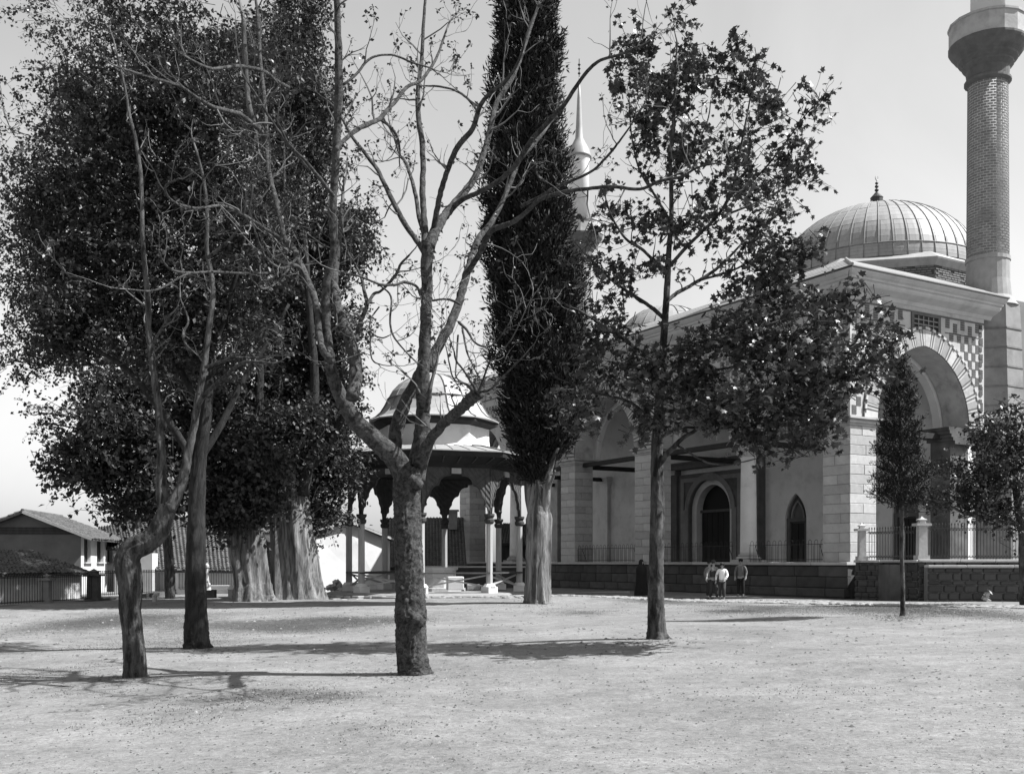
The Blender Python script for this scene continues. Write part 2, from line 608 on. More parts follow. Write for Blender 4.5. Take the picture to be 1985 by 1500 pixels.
TURF = []
for (px, py, rw, rh, w) in [(520, 1345, 110, 16, .8), (640, 1352, 60, 12, .75), (380, 1360, 70, 12, .55), (300, 1400, 120, 16, .5), (700, 1410, 70, 10, .6),
                            (500, 1212, 220, 14, .95), (650, 1208, 130, 14, .9), (150, 1210, 120, 18, .75), (300, 1195, 150, 10, .7), (800, 1200, 60, 8, .5), (330, 1245, 160, 12, .5),
                            (1290, 1165, 110, 6, .95), (1130, 1187, 60, 5, .7), (1480, 1178, 120, 5, .85), (1700, 1180, 90, 6, .9), (1880, 1186, 90, 8, .9),
                            (1420, 1185, 60, 4, .6), (120, 1300, 90, 12, .45), (900, 1345, 60, 8, .25), (1560, 1340, 160, 8, .22), (180, 1340, 90, 10, .4), (1800, 1172, 120, 5, .8)]:
    g = on_ground(px, py)
    g2 = on_ground(px, py - rh)
    TURF.append((g.x, g.y, rw / FPX * g.y, max(abs(g2.y - g.y), 0.5), w))
build_ground()

# ------------------------------------------------------------------ mosque (local axes: x runs into the building, y along the portico)
CX, CY = 13.78, 43.0
ROT = math.atan2(0.5086, 0.861)
LEN, DEP = 35.3, 8.8
ZP, ZS, ZW = 1.6, 7.65, 12.75      # plinth top, arch springing, wall top
mosque = thing('mosque', 'stone and brick mosque with domed arched portico on a plinth, at right', 'mosque', (CX, CY, 0), ROT)

def mapper(side):
    # (u along the wall, t into the wall, z) -> local
    return (lambda u, t, z: (t, u, z)) if side == 'front' else (lambda u, t, z: (u, t, z))

def arch_wall(mb, side, u0, u1, t0, t1, zlow, ztop, openings, seg=22):
    mp = mapper(side)
    cuts = [(u0, zlow)]
    cols = []            # list of (u, zbottom) pairs
    cur = u0
    for (a, b, zs, rise) in openings:
        cols.append((cur, a, None))
        cols.append((a, b, (zs, rise)))
        cur = b
    cols.append((cur, u1, None))
    for a, b, op in cols:
        if b - a < 1e-4:
            continue
        if op is None:
            us = [a, b]
            zb = [zlow, zlow]
        else:
            zs, rise = op
            h = pt_arch((b - a) / 2, rise)
            us = [a + (b - a) * 0.5 * (1 - math.cos(math.pi * i / seg)) for i in range(seg + 1)]
            zb = [zs + h(u - (a + b) / 2) for u in us]
            if zs > zlow + 1e-4:          # jambs
                for uu in (a, b):
                    mb.poly([mp(uu, t0, zlow), mp(uu, t1, zlow), mp(uu, t1, zs), mp(uu, t0, zs)])
        for i in range(len(us) - 1):
            ua, ub, za, zc = us[i], us[i + 1], zb[i], zb[i + 1]
            mb.poly([mp(ua, t0, za), mp(ub, t0, zc), mp(ub, t0, ztop), mp(ua, t0, ztop)])
            mb.poly([mp(ua, t1, za), mp(ua, t1, ztop), mp(ub, t1, ztop), mp(ub, t1, zc)])
            mb.poly([mp(ua, t0, za), mp(ua, t1, za), mp(ub, t1, zc), mp(ub, t0, zc)])
    mb.poly([mp(u0, t0, ztop), mp(u1, t0, ztop), mp(u1, t1, ztop), mp(u0, t1, ztop)])
    for uu in (u0, u1):
        mb.poly([mp(uu, t0, zlow), mp(uu, t0, ztop), mp(uu, t1, ztop), mp(uu, t1, zlow)])

FRONT_OPEN = [(1.55, 6.26, ZS, 3.0), (7.26, 13.3, ZS, 3.25), (14.8, 20.6, ZS, 3.2), (22.1, 28.1, ZS, 3.25), (29.1, 33.8, ZS, 3.0)]
SIDE_OPEN = (1.63, 7.67, ZS, 3.4)

def build_mosque():
    mp = mapper('front')
    # plinth core and its facing blocks
    mb = MB()
    mb.box(0.03, 9.2, -0.0, LEN + 0.2, -1.0, 1.47)
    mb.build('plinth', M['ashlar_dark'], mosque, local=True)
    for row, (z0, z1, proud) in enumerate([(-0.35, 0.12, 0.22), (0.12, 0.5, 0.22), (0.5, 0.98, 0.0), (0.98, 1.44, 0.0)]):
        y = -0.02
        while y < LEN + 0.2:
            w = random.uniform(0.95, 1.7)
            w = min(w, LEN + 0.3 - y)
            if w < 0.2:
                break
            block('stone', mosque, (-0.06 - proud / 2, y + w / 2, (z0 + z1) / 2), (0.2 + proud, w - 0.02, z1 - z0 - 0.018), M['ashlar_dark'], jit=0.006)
            y += w
    # pale coping slabs on the plinth
    y = -0.1
    while y < LEN + 0.2:
        w = min(random.uniform(1.5, 2.3), LEN + 0.4 - y)
        block('coping_slab', mosque, (0.0, y + w / 2, 1.53), (0.62, w - 0.015, 0.13), M['ashlar'])
        y += w
    x = 0.35
    while x < DEP:
        w = min(random.uniform(1.2, 1.8), DEP + 0.2 - x)
        if w < 0.3: break
        block('coping_slab', mosque, (x + w / 2, 0.1, 1.53), (w - 0.015, 0.62, 0.13), M['ashlar'])
        x += w
    mb = MB().box(0.32, 8.1, 0.42, LEN, 1.45, 1.585)
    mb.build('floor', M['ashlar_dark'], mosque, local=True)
    # arcade walls
    mb = MB()
    arch_wall(mb, 'front', 0.0, LEN, 0.0, 1.3, ZS, ZW, FRONT_OPEN)
    w = mb.build('arcade_wall', M['mortar'], mosque, local=True)
    mb = MB()
    arch_wall(mb, 'side', 1.302, DEP, 0.0, 1.3, ZS, ZW, [SIDE_OPEN])
    mb.build('arcade_wall', M['mortar'], mosque, local=True)
    mb = MB()
    arch_wall(mb, 'side', 1.302, DEP, LEN - 1.3, LEN, ZS, ZW, [SIDE_OPEN])
    mb.build('arcade_wall', M['mortar'], mosque, local=True)
    # inner plastered order of each arch (a step inside the soffit)
    for (a, b, zs, r) in FRONT_OPEN:
        arch_band(None, 'front', a, b, zs, r, 0.16, -0.001, 1.45, 1.75, M['plaster'], 'inner_arch')
    arch_band(None, 'side', SIDE_OPEN[0], SIDE_OPEN[1], ZS, SIDE_OPEN[3], 0.16, -0.001, 1.35, 1.75, M['plaster'], 'inner_arch')
    # piers built of coursed blocks
    def pier(x0, x1, y0, y1, z0=ZP, z1=7.3):
        core = MB().box(x0 + 0.05, x1 - 0.05, y0 + 0.05, y1 - 0.05, z0, z1).build('pier', M['joint'], mosque, local=True)
        n = 14
        h = (z1 - z0) / n
        for i in range(n):
            zc = z0 + h * (i + 0.5)
            hh = h - 0.012
            if i % 2 == 0:
                k = random.uniform(0.35, 0.65)
                ws = [(y0, y0 + (y1 - y0) * k), (y0 + (y1 - y0) * k, y1)]
                for a, b in ws:
                    block('stone', core, ((x0 + x1) / 2, (a + b) / 2, zc), (x1 - x0, b - a - 0.012, hh), M['ashlar'])
            else:
                k = random.uniform(0.35, 0.65)
                ws = [(x0, x0 + (x1 - x0) * k), (x0 + (x1 - x0) * k, x1)]
                for a, b in ws:
                    block('stone', core, ((a + b) / 2, (y0 + y1) / 2, zc), (b - a - 0.012, y1 - y0, hh), M['ashlar'])
        cap = MB()
        for z, dz, o in ((z1, 0.10, 0.03), (z1 + 0.1, 0.09, 0.10), (z1 + 0.19, 0.08, 0.06), (z1 + 0.27, 0.085, 0.2)):
            cap.box(x0 - o, x1 + o, y0 - o, y1 + o, z, z + dz - 0.002)
        cap.build('pier_cap', M['ashlar'], mosque, local=True)
        return core
    pier(0.0, 1.6, 0.0, 1.5)
    for a, b in ((13.3, 14.8), (20.6, 22.1), (33.8, 35.3)):
        pier(0.0, 1.3, a, b)
    # engaged pier by the back wall at the two ends, and responds on the back wall
    MB().box(6.75, 8.0, 0.25, 1.3, ZP, 6.9).build('respond', M['ashlar_dark'], mosque, local=True)
    mb = MB()
    for i, (z, o) in enumerate(((6.9, .0), (7.05, .12), (7.2, .24), (7.35, .36), (7.5, .42))):
        mb.box(6.75 - o, 8.05, 0.0, 1.3 + o, z, z + 0.148)
    mb.build('respond_cap', M['ashlar_dark'], mosque, local=True)
    MB().box(7.4, 8.0, LEN - 1.3, LEN - 0.2, ZP, 7.6).build('respond', M['ashlar'], mosque, local=True)
    for yc in (6.76, 14.05, 21.35, 28.6):
        MB().box(7.72, 8.0, yc - 0.45, yc + 0.45, ZP, 6.9).build('respond', M['plaster'], mosque, local=True)
        mb = MB()
        for k in range(4):
            mb.box(7.66 - 0.07 * k, 8.0, yc - 0.5 - 0.06 * k, yc + 0.5 + 0.06 * k, 6.9 + 0.14 * k, 7.03 + 0.14 * k)
        mb.build('respond_cap', M['plaster'], mosque, local=True)
    # round columns with stepped muqarnas capitals
    for yc in (6.76, 28.6):
        mb = MB()
        mb.lathe([(0.40, 1.95), (0.40, 2.1), (0.385, 3.0), (0.37, 5.0), (0.35, 6.45), (0.38, 6.5), (0.38, 6.58)], 28, (0.68, yc))
        c = mb.build('column', M['plaster'], mosque, local=True, smooth=True)
        b = MB()
        b.box(0.08, 1.28, yc - 0.6, yc + 0.6, 1.6, 1.72)
        b.lathe([(0.56, 1.721), (0.6, 1.78), (0.56, 1.84), (0.46, 1.87), (0.5, 1.92), (0.44, 1.97)], 28, (0.68, yc))
        b.build('column_base', M['ashlar'], mosque, local=True)
        k = MB()
        for i in range(5):
            z0 = 6.58 + i * 0.17
            r0, r1 = 0.40 + 0.062 * i, 0.45 + 0.062 * i
            k.lathe([(r0, z0), (r1 + 0.03, z0 + 0.12), (r1 + 0.03, z0 + 0.165)], 16 if i < 4 else 4, (0.68, yc), a0=(0.2 * (i % 2)) if i < 4 else math.pi / 4)
            if 0 < i < 4:
                for q in range(12):
                    a = 2 * math.pi * q / 12 + (i % 2) * 0.26
                    k.lathe([(0.01, z0 - 0.1), (0.075, z0 + 0.03), (0.075, z0 + 0.1)], 5, (0.68 + math.cos(a) * r1, yc + math.sin(a) * r1))
        k.box(0.03, 1.33, yc - 0.66, yc + 0.66, 7.44, 7.645)
        k.build('capital', M['ashlar'], mosque, local=True)
    # dark timber tie beams
    ties = []
    ys = [0.75, 6.76, 14.05, 21.35, 28.6, 34.5]
    for i in range(5):
        a, b = ys[i] + (0.5), ys[i + 1] - 0.5
        ties.append(MB().box(0.55, 0.83, a, b, 7.18, 7.42))
    for y in ys:
        ties.append(MB().box(1.25, 7.75, y - 0.14, y + 0.14, 7.15, 7.4))
    for t in ties:
        t.build('tie_beam', M['timber_dark'], mosque, local=True)
    # back wall with door, windows
    opens = []
    wins = [3.7, 10.9, 24.4, 31.6]
    for yc in wins[:2]:
        opens.append((yc - 0.78, yc + 0.78, 3.9, 1.45))
    opens.append((16.15, 19.15, 4.7, 1.55))
    for yc in wins[2:]:
        opens.append((yc - 0.78, yc + 0.78, 3.9, 1.45))
    mb = MB()
    arch_wall(mb, 'front', 0.3, LEN - 0.3, 8.0, 8.62, 1.45, 12.9, opens)
    mb.build('back_wall', M['plaster'], mosque, local=True)
    for yc in wins:
        f = MB().box(8.3, 8.36, yc - 0.85, yc + 0.85, 1.6, 5.5).build('window', M['portal'], mosque, local=True)
        MB().box(8.22, 8.298, yc - 0.50, yc - 0.02, 1.7, 3.72).build('shutter', M['timber_dark'], f, local=True)
        MB().box(8.22, 8.298, yc + 0.02, yc + 0.50, 1.7, 3.72).build('shutter', M['timber_dark'], f, local=True)
        fr = MB()
        fr.box(8.1, 8.29, yc - 0.78, yc - 0.55, 1.6, 3.8).box(8.1, 8.29, yc + 0.55, yc + 0.78, 1.6, 3.8).box(8.1, 8.29, yc - 0.78, yc + 0.78, 3.802, 4.0)
        fr.build('window_frame', M['portal'], f, local=True)
        arch_band(f, 'front', yc - 0.66, yc + 0.66, 4.0, 1.25, 0.12, 0, 8.12, 8.28, M['portal_pale'], 'tympanum_moulding')
        arch_band(f, 'front', yc - 0.40, yc + 0.40, 4.0, 0.85, 0.10, 0, 8.14, 8.28, M['portal_pale'], 'tympanum_moulding')
    d = MB().box(8.5, 8.6, 16.0, 19.3, 1.5, 6.6).build('door', M['void'], mosque, local=True)
    for k in range(6):
        MB().box(8.43, 8.49, 16.2 + k * 0.49, 16.66 + k * 0.49, 1.62, 4.6).build('door_board', M['timber_dark'], d, local=True)
    MB().box(8.30, 8.42, 16.16, 19.14, 4.62, 4.78).build('lintel', M['portal'], d, local=True)
    pt = MB()
    # portal surround: stepped frame and mouldings
    for (a, b, x) in ((13.2, 13.9, 7.45), (13.902, 14.5, 7.62), (21.2, 21.9, 7.45), (20.6, 21.198, 7.62)):
        pt.box(x, 7.998, a, b, 1.602, 7.3)
    pt.box(7.4, 7.997, 13.2, 21.9, 7.302, 7.6)
    pt.box(7.3, 7.996, 13.1, 22.0, 7.602, 7.72)
    pt.build('portal_frame', M['portal'], mosque, local=True)
    mb = MB()
    arch_wall(mb, 'front', 14.502, 20.598, 7.78, 7.995, 1.6, 7.0, [(15.75, 19.55, 4.7, 1.9)])
    mb.build('portal_panel', M['portal'], mosque, local=True)
    mb = MB()
    mb.box(7.70, 7.778, 14.9, 15.2, 1.6, 6.75).box(7.70, 7.778, 20.0, 20.3, 1.6, 6.75).box(7.70, 7.779, 15.2, 20.0, 6.5, 6.75)
    for y0 in (15.24, 19.56):
        mb.box(7.66, 7.777, y0, y0 + 0.4, 1.6, 4.8)
    mb.build('portal_moulding', M['portal_pale'], mosque, local=True)
    arch_band(None, 'front', 15.75, 19.55, 4.7, 1.9, 0.35, 0, 7.68, 7.775, M['portal_pale'], 'portal_arch')
    # flat cover under the portico roof, added to block light
    MB().box(1.31, 7.99, 0.3, LEN - 0.3, 12.3, 12.5).build('light_block_ceiling', M['plaster'], mosque, local=True)
    # brick and stone patterning
    patterning()
    cornice_and_roof()
    domes()

def arch_pts(a, b, zs, rise, off, n):
    """points on an arch line pushed outward by off"""
    s = (b - a) / 2
    c = max(0.0, (rise * rise - s * s) / (2 * s))
    Rr = s + c
    amax = math.acos(c / Rr)
    out = []
    for i in range(n + 1):
        t = i / n * 2
        if t <= 1:
            an = t * amax
            u = (a + b) / 2 - (-c + (Rr + off) * math.cos(an))
        else:
            an = (2 - t) * amax
            u = (a + b) / 2 + (-c + (Rr + off) * math.cos(an))
        if off and abs(t - 1) < 1e-9:
            u = (a + b) / 2
            an2 = math.acos(c / (Rr + off))
            out.append((u, zs + (Rr + off) * math.sin(an2)))
            continue
        z = zs + (Rr + off) * math.sin(an)
        out.append((u, z))
    return out

def arch_band(parent, side, a, b, zs, rise, width, inner, t0, t1, mat, name, n=24):
    mp = mapper(side)
    pi_ = arch_pts(a, b, zs, rise, inner - (0.0 if name != 'inner_arch' else width), n)
    po = arch_pts(a, b, zs, rise, (inner + width) if name != 'inner_arch' else 0.12, n)
    mb = MB()
    for i in range(n):
        (u0, z0), (u1, z1), (v1, y1), (v0, y0) = pi_[i], pi_[i + 1], po[i + 1], po[i]
        q = [mp(u0, t0, z0), mp(u1, t0, z1), mp(v1, t0, y1), mp(v0, t0, y0)]
        w = [mp(u0, t1, z0), mp(u1, t1, z1), mp(v1, t1, y1), mp(v0, t1, y0)]
        mb.poly(q); mb.poly(list(reversed(w)))
        mb.poly([q[0], w[0], w[1], q[1]]); mb.poly([q[3], q[2], w[2], w[3]])
    return mb.build(name, mat, parent or mosque, local=True)

def voussoirs(side, a, b, zs, rise, width, face, n, thick=0.10):
    """radial stones and brick strips, each its own object"""
    mp = mapper(side)
    N = n * 4
    pi_ = arch_pts(a, b, zs, rise, 0.01, N * 2)
    po = arch_pts(a, b, zs, rise, width, N * 2)
    arch = arch_band(None, side, a, b, zs, rise, width - 0.01, 0.005, face - 0.035, face + 0.02, M['joint'], 'arch')
    def seg(i0, i1, t0, name, mat):
        mb = MB()
        for i in range(i0, i1):
            (u0, z0), (u1, z1), (v1, y1), (v0, y0) = pi_[i], pi_[i + 1], po[i + 1], po[i]
            q = [mp(u0, t0, z0), mp(u1, t0, z1), mp(v1, t0, y1), mp(v0, t0, y0)]
            w = [mp(u0, face - 0.03, z0), mp(u1, face - 0.03, z1), mp(v1, face - 0.03, y1), mp(v0, face - 0.03, y0)]
            mb.poly(q)
            mb.poly([q[0], w[0], w[1], q[1]]); mb.poly([q[3], q[2], w[2], w[3]])
            if i == i0:
                mb.poly([q[0], q[3], w[3], w[0]])
            if i == i1 - 1:
                mb.poly([q[1], w[1], w[2], q[2]])
        mb.build(name, mat, arch, local=True)
    for k in range(n):
        i = k * 8
        seg(i, i + 4, face - 0.062 + random.uniform(-.006, .006), 'voussoir', M['voussoir'] if side == 'front' or k % 3 else M['ashlar'])
        for q in range(2):
            seg(i + 4 + q * 2, i + 5 + q * 2, face - 0.058, 'brick_voussoir', M['brick_dark'])
            seg(i + 5 + q * 2, i + 6 + q * 2, face - 0.055, 'mortar_strip', M['mortar'])
    # dark toothed moulding round the outside
    mb = MB()
    pts = arch_pts(a, b, zs, rise, width + 0.07, 64)
    for i in range(64):
        (u0, z0), (u1, z1) = pts[i], pts[i + 1]
        if i % 2 == 0:
            mb.obox(mp((u0 + u1) / 2, face - 0.05, (z0 + z1) / 2), Vector(mp(u1, 0, z1)) / 2 - Vector(mp(u0, 0, z0)) / 2,
                    Vector(mp(0, 0.05, 0)), Vector(mp(-(z1 - z0), 0, u1 - u0)).normalized() * 0.055)
    mb.build('arch_moulding', M['ashlar'], mosque, local=True, kind='stuff')
    o = arch_band(None, side, a, b, zs, rise, 0.16, width, face - 0.045, face + 0.01, M['brick_dark'], 'arch_hood')

def patterning():
    # voussoirs
    for (a, b, zs, r) in FRONT_OPEN[:4]:
        voussoirs('front', a, b, zs, r, 0.62, 0.0, 14)
    voussoirs('side', SIDE_OPEN[0], SIDE_OPEN[1], ZS, SIDE_OPEN[3], 0.72, 0.0, 18)
    def clear(u, z, ops, width):
        for (a, b, zs, r) in ops:
            s = (b - a) / 2
            c = max(0.0, (r * r - s * s) / (2 * s))
            x = abs(u - (a + b) / 2)
            if z < zs:
                if x < s + width: return False
            elif math.hypot(x + c, z - zs) < s + c + width:
                return False
        return True
    # side wall: diamonds made of stacked thin bricks on pale stone
    mb = MB()
    def stack(side, u, z, n, w, face, hgt=0.078, gap=0.022):
        mp = mapper(side)
        for k in range(n):
            zz = z + (k - (n - 1) / 2) * (hgt + gap)
            a = mp(u - w / 2, face - 0.016, zz - hgt / 2); b = mp(u + w / 2, face + 0.02, zz + hgt / 2)
            mb.box(min(a[0], b[0]), max(a[0], b[0]), min(a[1], b[1]), max(a[1], b[1]), a[2], b[2])
    ru = 0
    z = 7.95
    row = 0
    while z < 11.75:
        u = 0.25 + (0.26 if row % 2 else 0.0)
        while u < 8.65:
            if clear(u, z, [SIDE_OPEN], 1.02):
                if True:
                    stack('side', u + random.uniform(-.01, .01), z, 4, 0.27, 0.0)
            u += 0.52
        z += 0.37
        row += 1
    # frieze band beneath the cornice
    for u in np.arange(0.5, 8.6, 0.52):
        if 3.55 < u < 5.9:
            continue
        stack('side', u, 12.15 + (0.12 if int(u / 0.52) % 2 else -0.12), 5, 0.27, 0.0)
    mp = mapper('side')
    for u0, u1 in ((0.1, 3.4), (6.05, 8.7)):
        mb.box(u0, u1, -0.014, 0.02, 11.78, 11.82)
    mb.build('brick_pattern', M['brick_dark'], mosque, local=True, kind='stuff')
    # long facade: small chequers
    mb = MB()
    z = 7.85
    row = 0
    while z < 11.9:
        u = 0.25 + (0.20 if row % 2 else 0.0)
        while u < LEN - 0.2:
            if clear(u, z, FRONT_OPEN, 0.9):
                for k in range(3):
                    zz = z + (k - 1) * 0.085
                    mb.box(-0.016, 0.02, u - 0.13, u + 0.13, zz - 0.028, zz + 0.028)
            u += 0.40
        z += 0.27
        row += 1
    mb.build('brick_pattern', M['brick_dark'], mosque, local=True, kind='stuff')
    # string courses and the grilled window panel over the side arch
    mb = MB()
    mb.box(-0.03, 0.0, 0.0, LEN, 12.45, 12.52)
    mb.box(0.0, DEP, -0.03, 0.0, 12.45, 12.52)
    mb.build('string_course', M['portal'], mosque, local=True)
    w = MB().box(3.95, 5.55, -0.004, 0.05, 11.75, 12.4).build('grille_window', M['void'], mosque, local=True)
    fr = MB()
    fr.box(3.78, 3.95, -0.05, 0.0, 11.6, 12.44).box(5.55, 5.72, -0.05, 0.0, 11.6, 12.44).box(3.951, 5.549, -0.05, 0.0, 12.36, 12.44).box(3.951, 5.549, -0.05, 0.0, 11.6, 11.72)
    fr.build('window_frame', M['portal'], w, local=True)
    for i in range(4):
        x = 4.23 + i * 0.33
        MB().box(x, x + 0.05, -0.035, 0.0, 11.73, 12.35).build('grille_bar', M['portal_pale'], w, local=True)
    for z in (11.95, 12.15):
        MB().box(3.96, 5.54, -0.045, -0.036, z, z + 0.05).build('grille_bar', M['portal_pale'], w, local=True)
    # banded corner strips at the end of the side wall
    mb = MB()
    for i in range(14):
        z = 7.8 + i * 0.34
        mb.box(8.42, 8.62, -0.03, 0.0, z, z + 0.2)
    mb.build('corner_strip', M['ashlar_dark'], mosque, local=True)

def cornice_and_roof():
    def path(o):
        return [(DEP + 0.45, -o), (-o, -o), (-o, LEN + o), (DEP + 0.45, LEN + o)]
    def sweep(prof, name, mat, smooth=False, kind=None):
        mb = MB()
        for i in range(len(prof) - 1):
            (o0, z0), (o1, z1) = prof[i], prof[i + 1]
            p0, p1 = path(o0), path(o1)
            for k in range(3):
                n = 1
                mb.poly([(*p0[k], z0), (*p0[k + 1], z0), (*p1[k + 1], z1), (*p1[k], z1)])
        for k in (0, 3):
            mb.poly([(*path(o)[k], z) for o, z in prof])
        return mb.build(name, mat, mosque, local=True, smooth=smooth)
    sweep([(0.000, 12.7), (0.039, 12.72), (0.125, 12.86), (0.328, 12.95), (0.484, 13.02), (0.562, 13.1), (0.577, 13.2), (0.671, 13.22), (0.686, 13.3), (0.780, 13.34), (0.905, 13.44), (0.936, 13.5), (-0.5, 13.5)], 'cornice', M['cornice'])
    sweep([(-0.45, 13.502), (1.0, 13.502), (1.0, 13.545), (-0.4, 13.55)], 'drip_edge', M['dark_metal'])
    # lead roof in overlapping courses
    z, o = 13.56, 0.98
    prev = None
    for i in range(5):
        w = 0.62
        sweep([(o, z - 0.008), (o, z + 0.03), (o - w - 0.03, z + 0.03 + w * 0.46)], 'roof_course', M['lead'])
        o -= w
        z += w * 0.46 + 0.001
    mb = MB()
    p = path(o)
    mb.poly([(*q, z) for q in p])
    mb.build('roof_deck', M['lead'], mosque, local=True)
    # hip roll at the near corner
    h = MB()
    h.tube([(-0.98, -0.98, 13.6), (-o, -o, z + 0.05)], [0.07, 0.07], 8)
    h.build('hip_roll', M['lead'], mosque, local=True)
    # the hall behind
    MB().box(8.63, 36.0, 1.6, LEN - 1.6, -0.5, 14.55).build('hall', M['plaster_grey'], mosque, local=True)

def lead_dome(c, r, z0, zr, nmer, rows, name='dome', arc0=0.0):
    """lead dome of separate panels with raised seams between them"""
    root = MB().lathe([((r - 0.05) * math.cos(t), z0 + (zr - 0.05) * math.sin(t)) for t in [math.pi / 2 * i / 16 for i in range(17)]][:-1] + [(0.01, z0 + zr - 0.05)], 48, c).build(name, M['lead_seam'], mosque, local=True, smooth=True)
    bounds = [0.0, 0.17, 0.50, 0.82, 1.13, 1.42, 1.56]
    for j in range(rows):
        t0, t1 = bounds[j] + arc0, bounds[j + 1]
        nm = nmer if j < 4 else nmer // 2
        mbs = MB()
        seg = 4
        half = math.pi / nm
        for i in range(seg):
            ta, tb = t0 + (t1 - t0) * i / seg + 0.002, t0 + (t1 - t0) * (i + 1) / seg
            if i == seg - 1:
                tb -= 0.004
            for q in range(2):
                a0, a1 = -half * 0.97 + half * 0.97 * q, half * 0.97 * q
                def pnt(t, a):
                    return (r * math.cos(t) * math.cos(a), r * math.cos(t) * math.sin(a), zr * math.sin(t))
                mbs.poly([pnt(ta, a0), pnt(ta, a1), pnt(tb, a1), pnt(tb, a0)])
        me = bpy.data.meshes.new('lead_panel')
        me.from_pydata(mbs.v, [], mbs.f)
        me.polygons.foreach_set('use_smooth', [True] * len(me.polygons))
        me.materials.append(M['lead'])
        for k in range(nm):
            inst('lead_panel', me, root, (c[0], c[1], z0 + random.uniform(0, 0.012)), (0, 0, 2 * math.pi * k / nm + (0.02 if j % 2 else 0)))
    mb = MB()
    for k in range(nmer):
        a = 2 * math.pi * (k + 0.5) / nmer
        pts = [((r + 0.02) * math.cos(t) * math.cos(a) + c[0], (r + 0.02) * math.cos(t) * math.sin(a) + c[1], z0 + (zr + 0.02) * math.sin(t)) for t in np.linspace(0.0, bounds[4] if k % 2 else bounds[5], 14)]
        mb.tube(pts, [0.03] * 14, 5)
    for t in (bounds[1],):
        pts = [((r + 0.015) * math.cos(t) * math.cos(a) + c[0], (r + 0.015) * math.cos(t) * math.sin(a) + c[1], z0 + (zr + 0.015) * math.sin(t)) for t, a in [(t, 2 * math.pi * i / 64) for i in range(65)]]
        mb.tube(pts, [0.04] * 65, 6)
    mb.build('seam', M['lead_seam'], root, local=True, smooth=True)
    return root

def domes():
    c = (22.4, 17.65)
    # octagonal drum of the main dome, coursed brick and stone
    ap = 6.7
    circ = ap / math.cos(math.pi / 8)
    a0 = math.pi / 8
    d = MB().lathe([(circ, 13.9), (circ, 19.75)], 8, c, a0).build('drum', M['rubble'], mosque, local=True)
    mb = MB()
    for i in range(24):
        z = 16.5 + i * 0.14
        for f in range(8):
            an = math.pi / 4 * f
            n = Vector((math.cos(an), math.sin(an), 0)); t = Vector((-n.y, n.x, 0))
            L = 2 * circ * math.sin(math.pi / 8)
            u = -L / 2 + 0.05 + (0.2 if i % 2 else 0)
            while u < L / 2 - 0.3:
                w = random.uniform(0.26, 0.42)
                if random.random() < 0.93:
                    p = Vector((c[0], c[1], 0)) + n * (ap + 0.012) + t * (u + w / 2)
                    mb.obox((p.x, p.y, z), n * random.uniform(.012, .03), t * (w / 2 - 0.02), (0, 0, 0.045))
                u += w
    mb.build('brickwork', M['brick'], d, local=True, kind='stuff')
    MB().lathe([(circ + 0.05, 19.5), (circ + 0.32, 19.85), (circ + 0.36, 19.95), (circ + 0.30, 20.0), (6.68, 20.5), (5.5, 20.55)], 8, c, a0).build('drum_roof', M['lead'], mosque, local=True)
    dm = lead_dome(c, 6.6, 20.3, 5.1, 48, 6)
    top = 25.4
    f = MB()
    f.lathe([(0.42, top - 0.15), (0.40, top + 0.62), (0.43, top + 0.66), (0.25, top + 0.85), (0.12, top + 1.0), (0.05, top + 1.05)], 16, c)
    ff = f.build('finial', M['dark_metal'], mosque, local=True)
    for z, r in ((1.18, .14), (1.42, .13), (1.64, .11)):
        MB().lathe([(r * math.cos(t), top + z + r * 0.8 * math.sin(t)) for t in np.linspace(-1.4, 1.4, 7)], 12, c).build('finial_ball', M['dark_metal'], ff, local=True, smooth=True)
    mb = MB().lathe([(0.02, top + 0.9), (0.02, top + 1.85)], 6, c)
    mb.tube([(c[0] + 0.17 * math.sin(t), c[1] - 0.0 + 0.17 * math.sin(t) * 0.2, top + 2.0 - 0.17 * math.cos(t)) for t in np.linspace(-2.5 + 0, 2.5, 14)], [0.01 + 0.025 * math.sin(math.pi * i / 13) for i in range(14)], 6)
    mb.build('crescent', M['lead'], ff, local=True)
    # low central dome over the portico
    lead_dome((4.5, 17.65), 3.05, 13.75, 2.75, 24, 5, 'portico_dome')
    MB().lathe([(3.35, 13.4), (3.3, 13.85), (3.0, 13.9)], 8, (4.5, 17.65), math.pi / 8).build('portico_drum', M['lead'], mosque, local=True)
build_mosque()

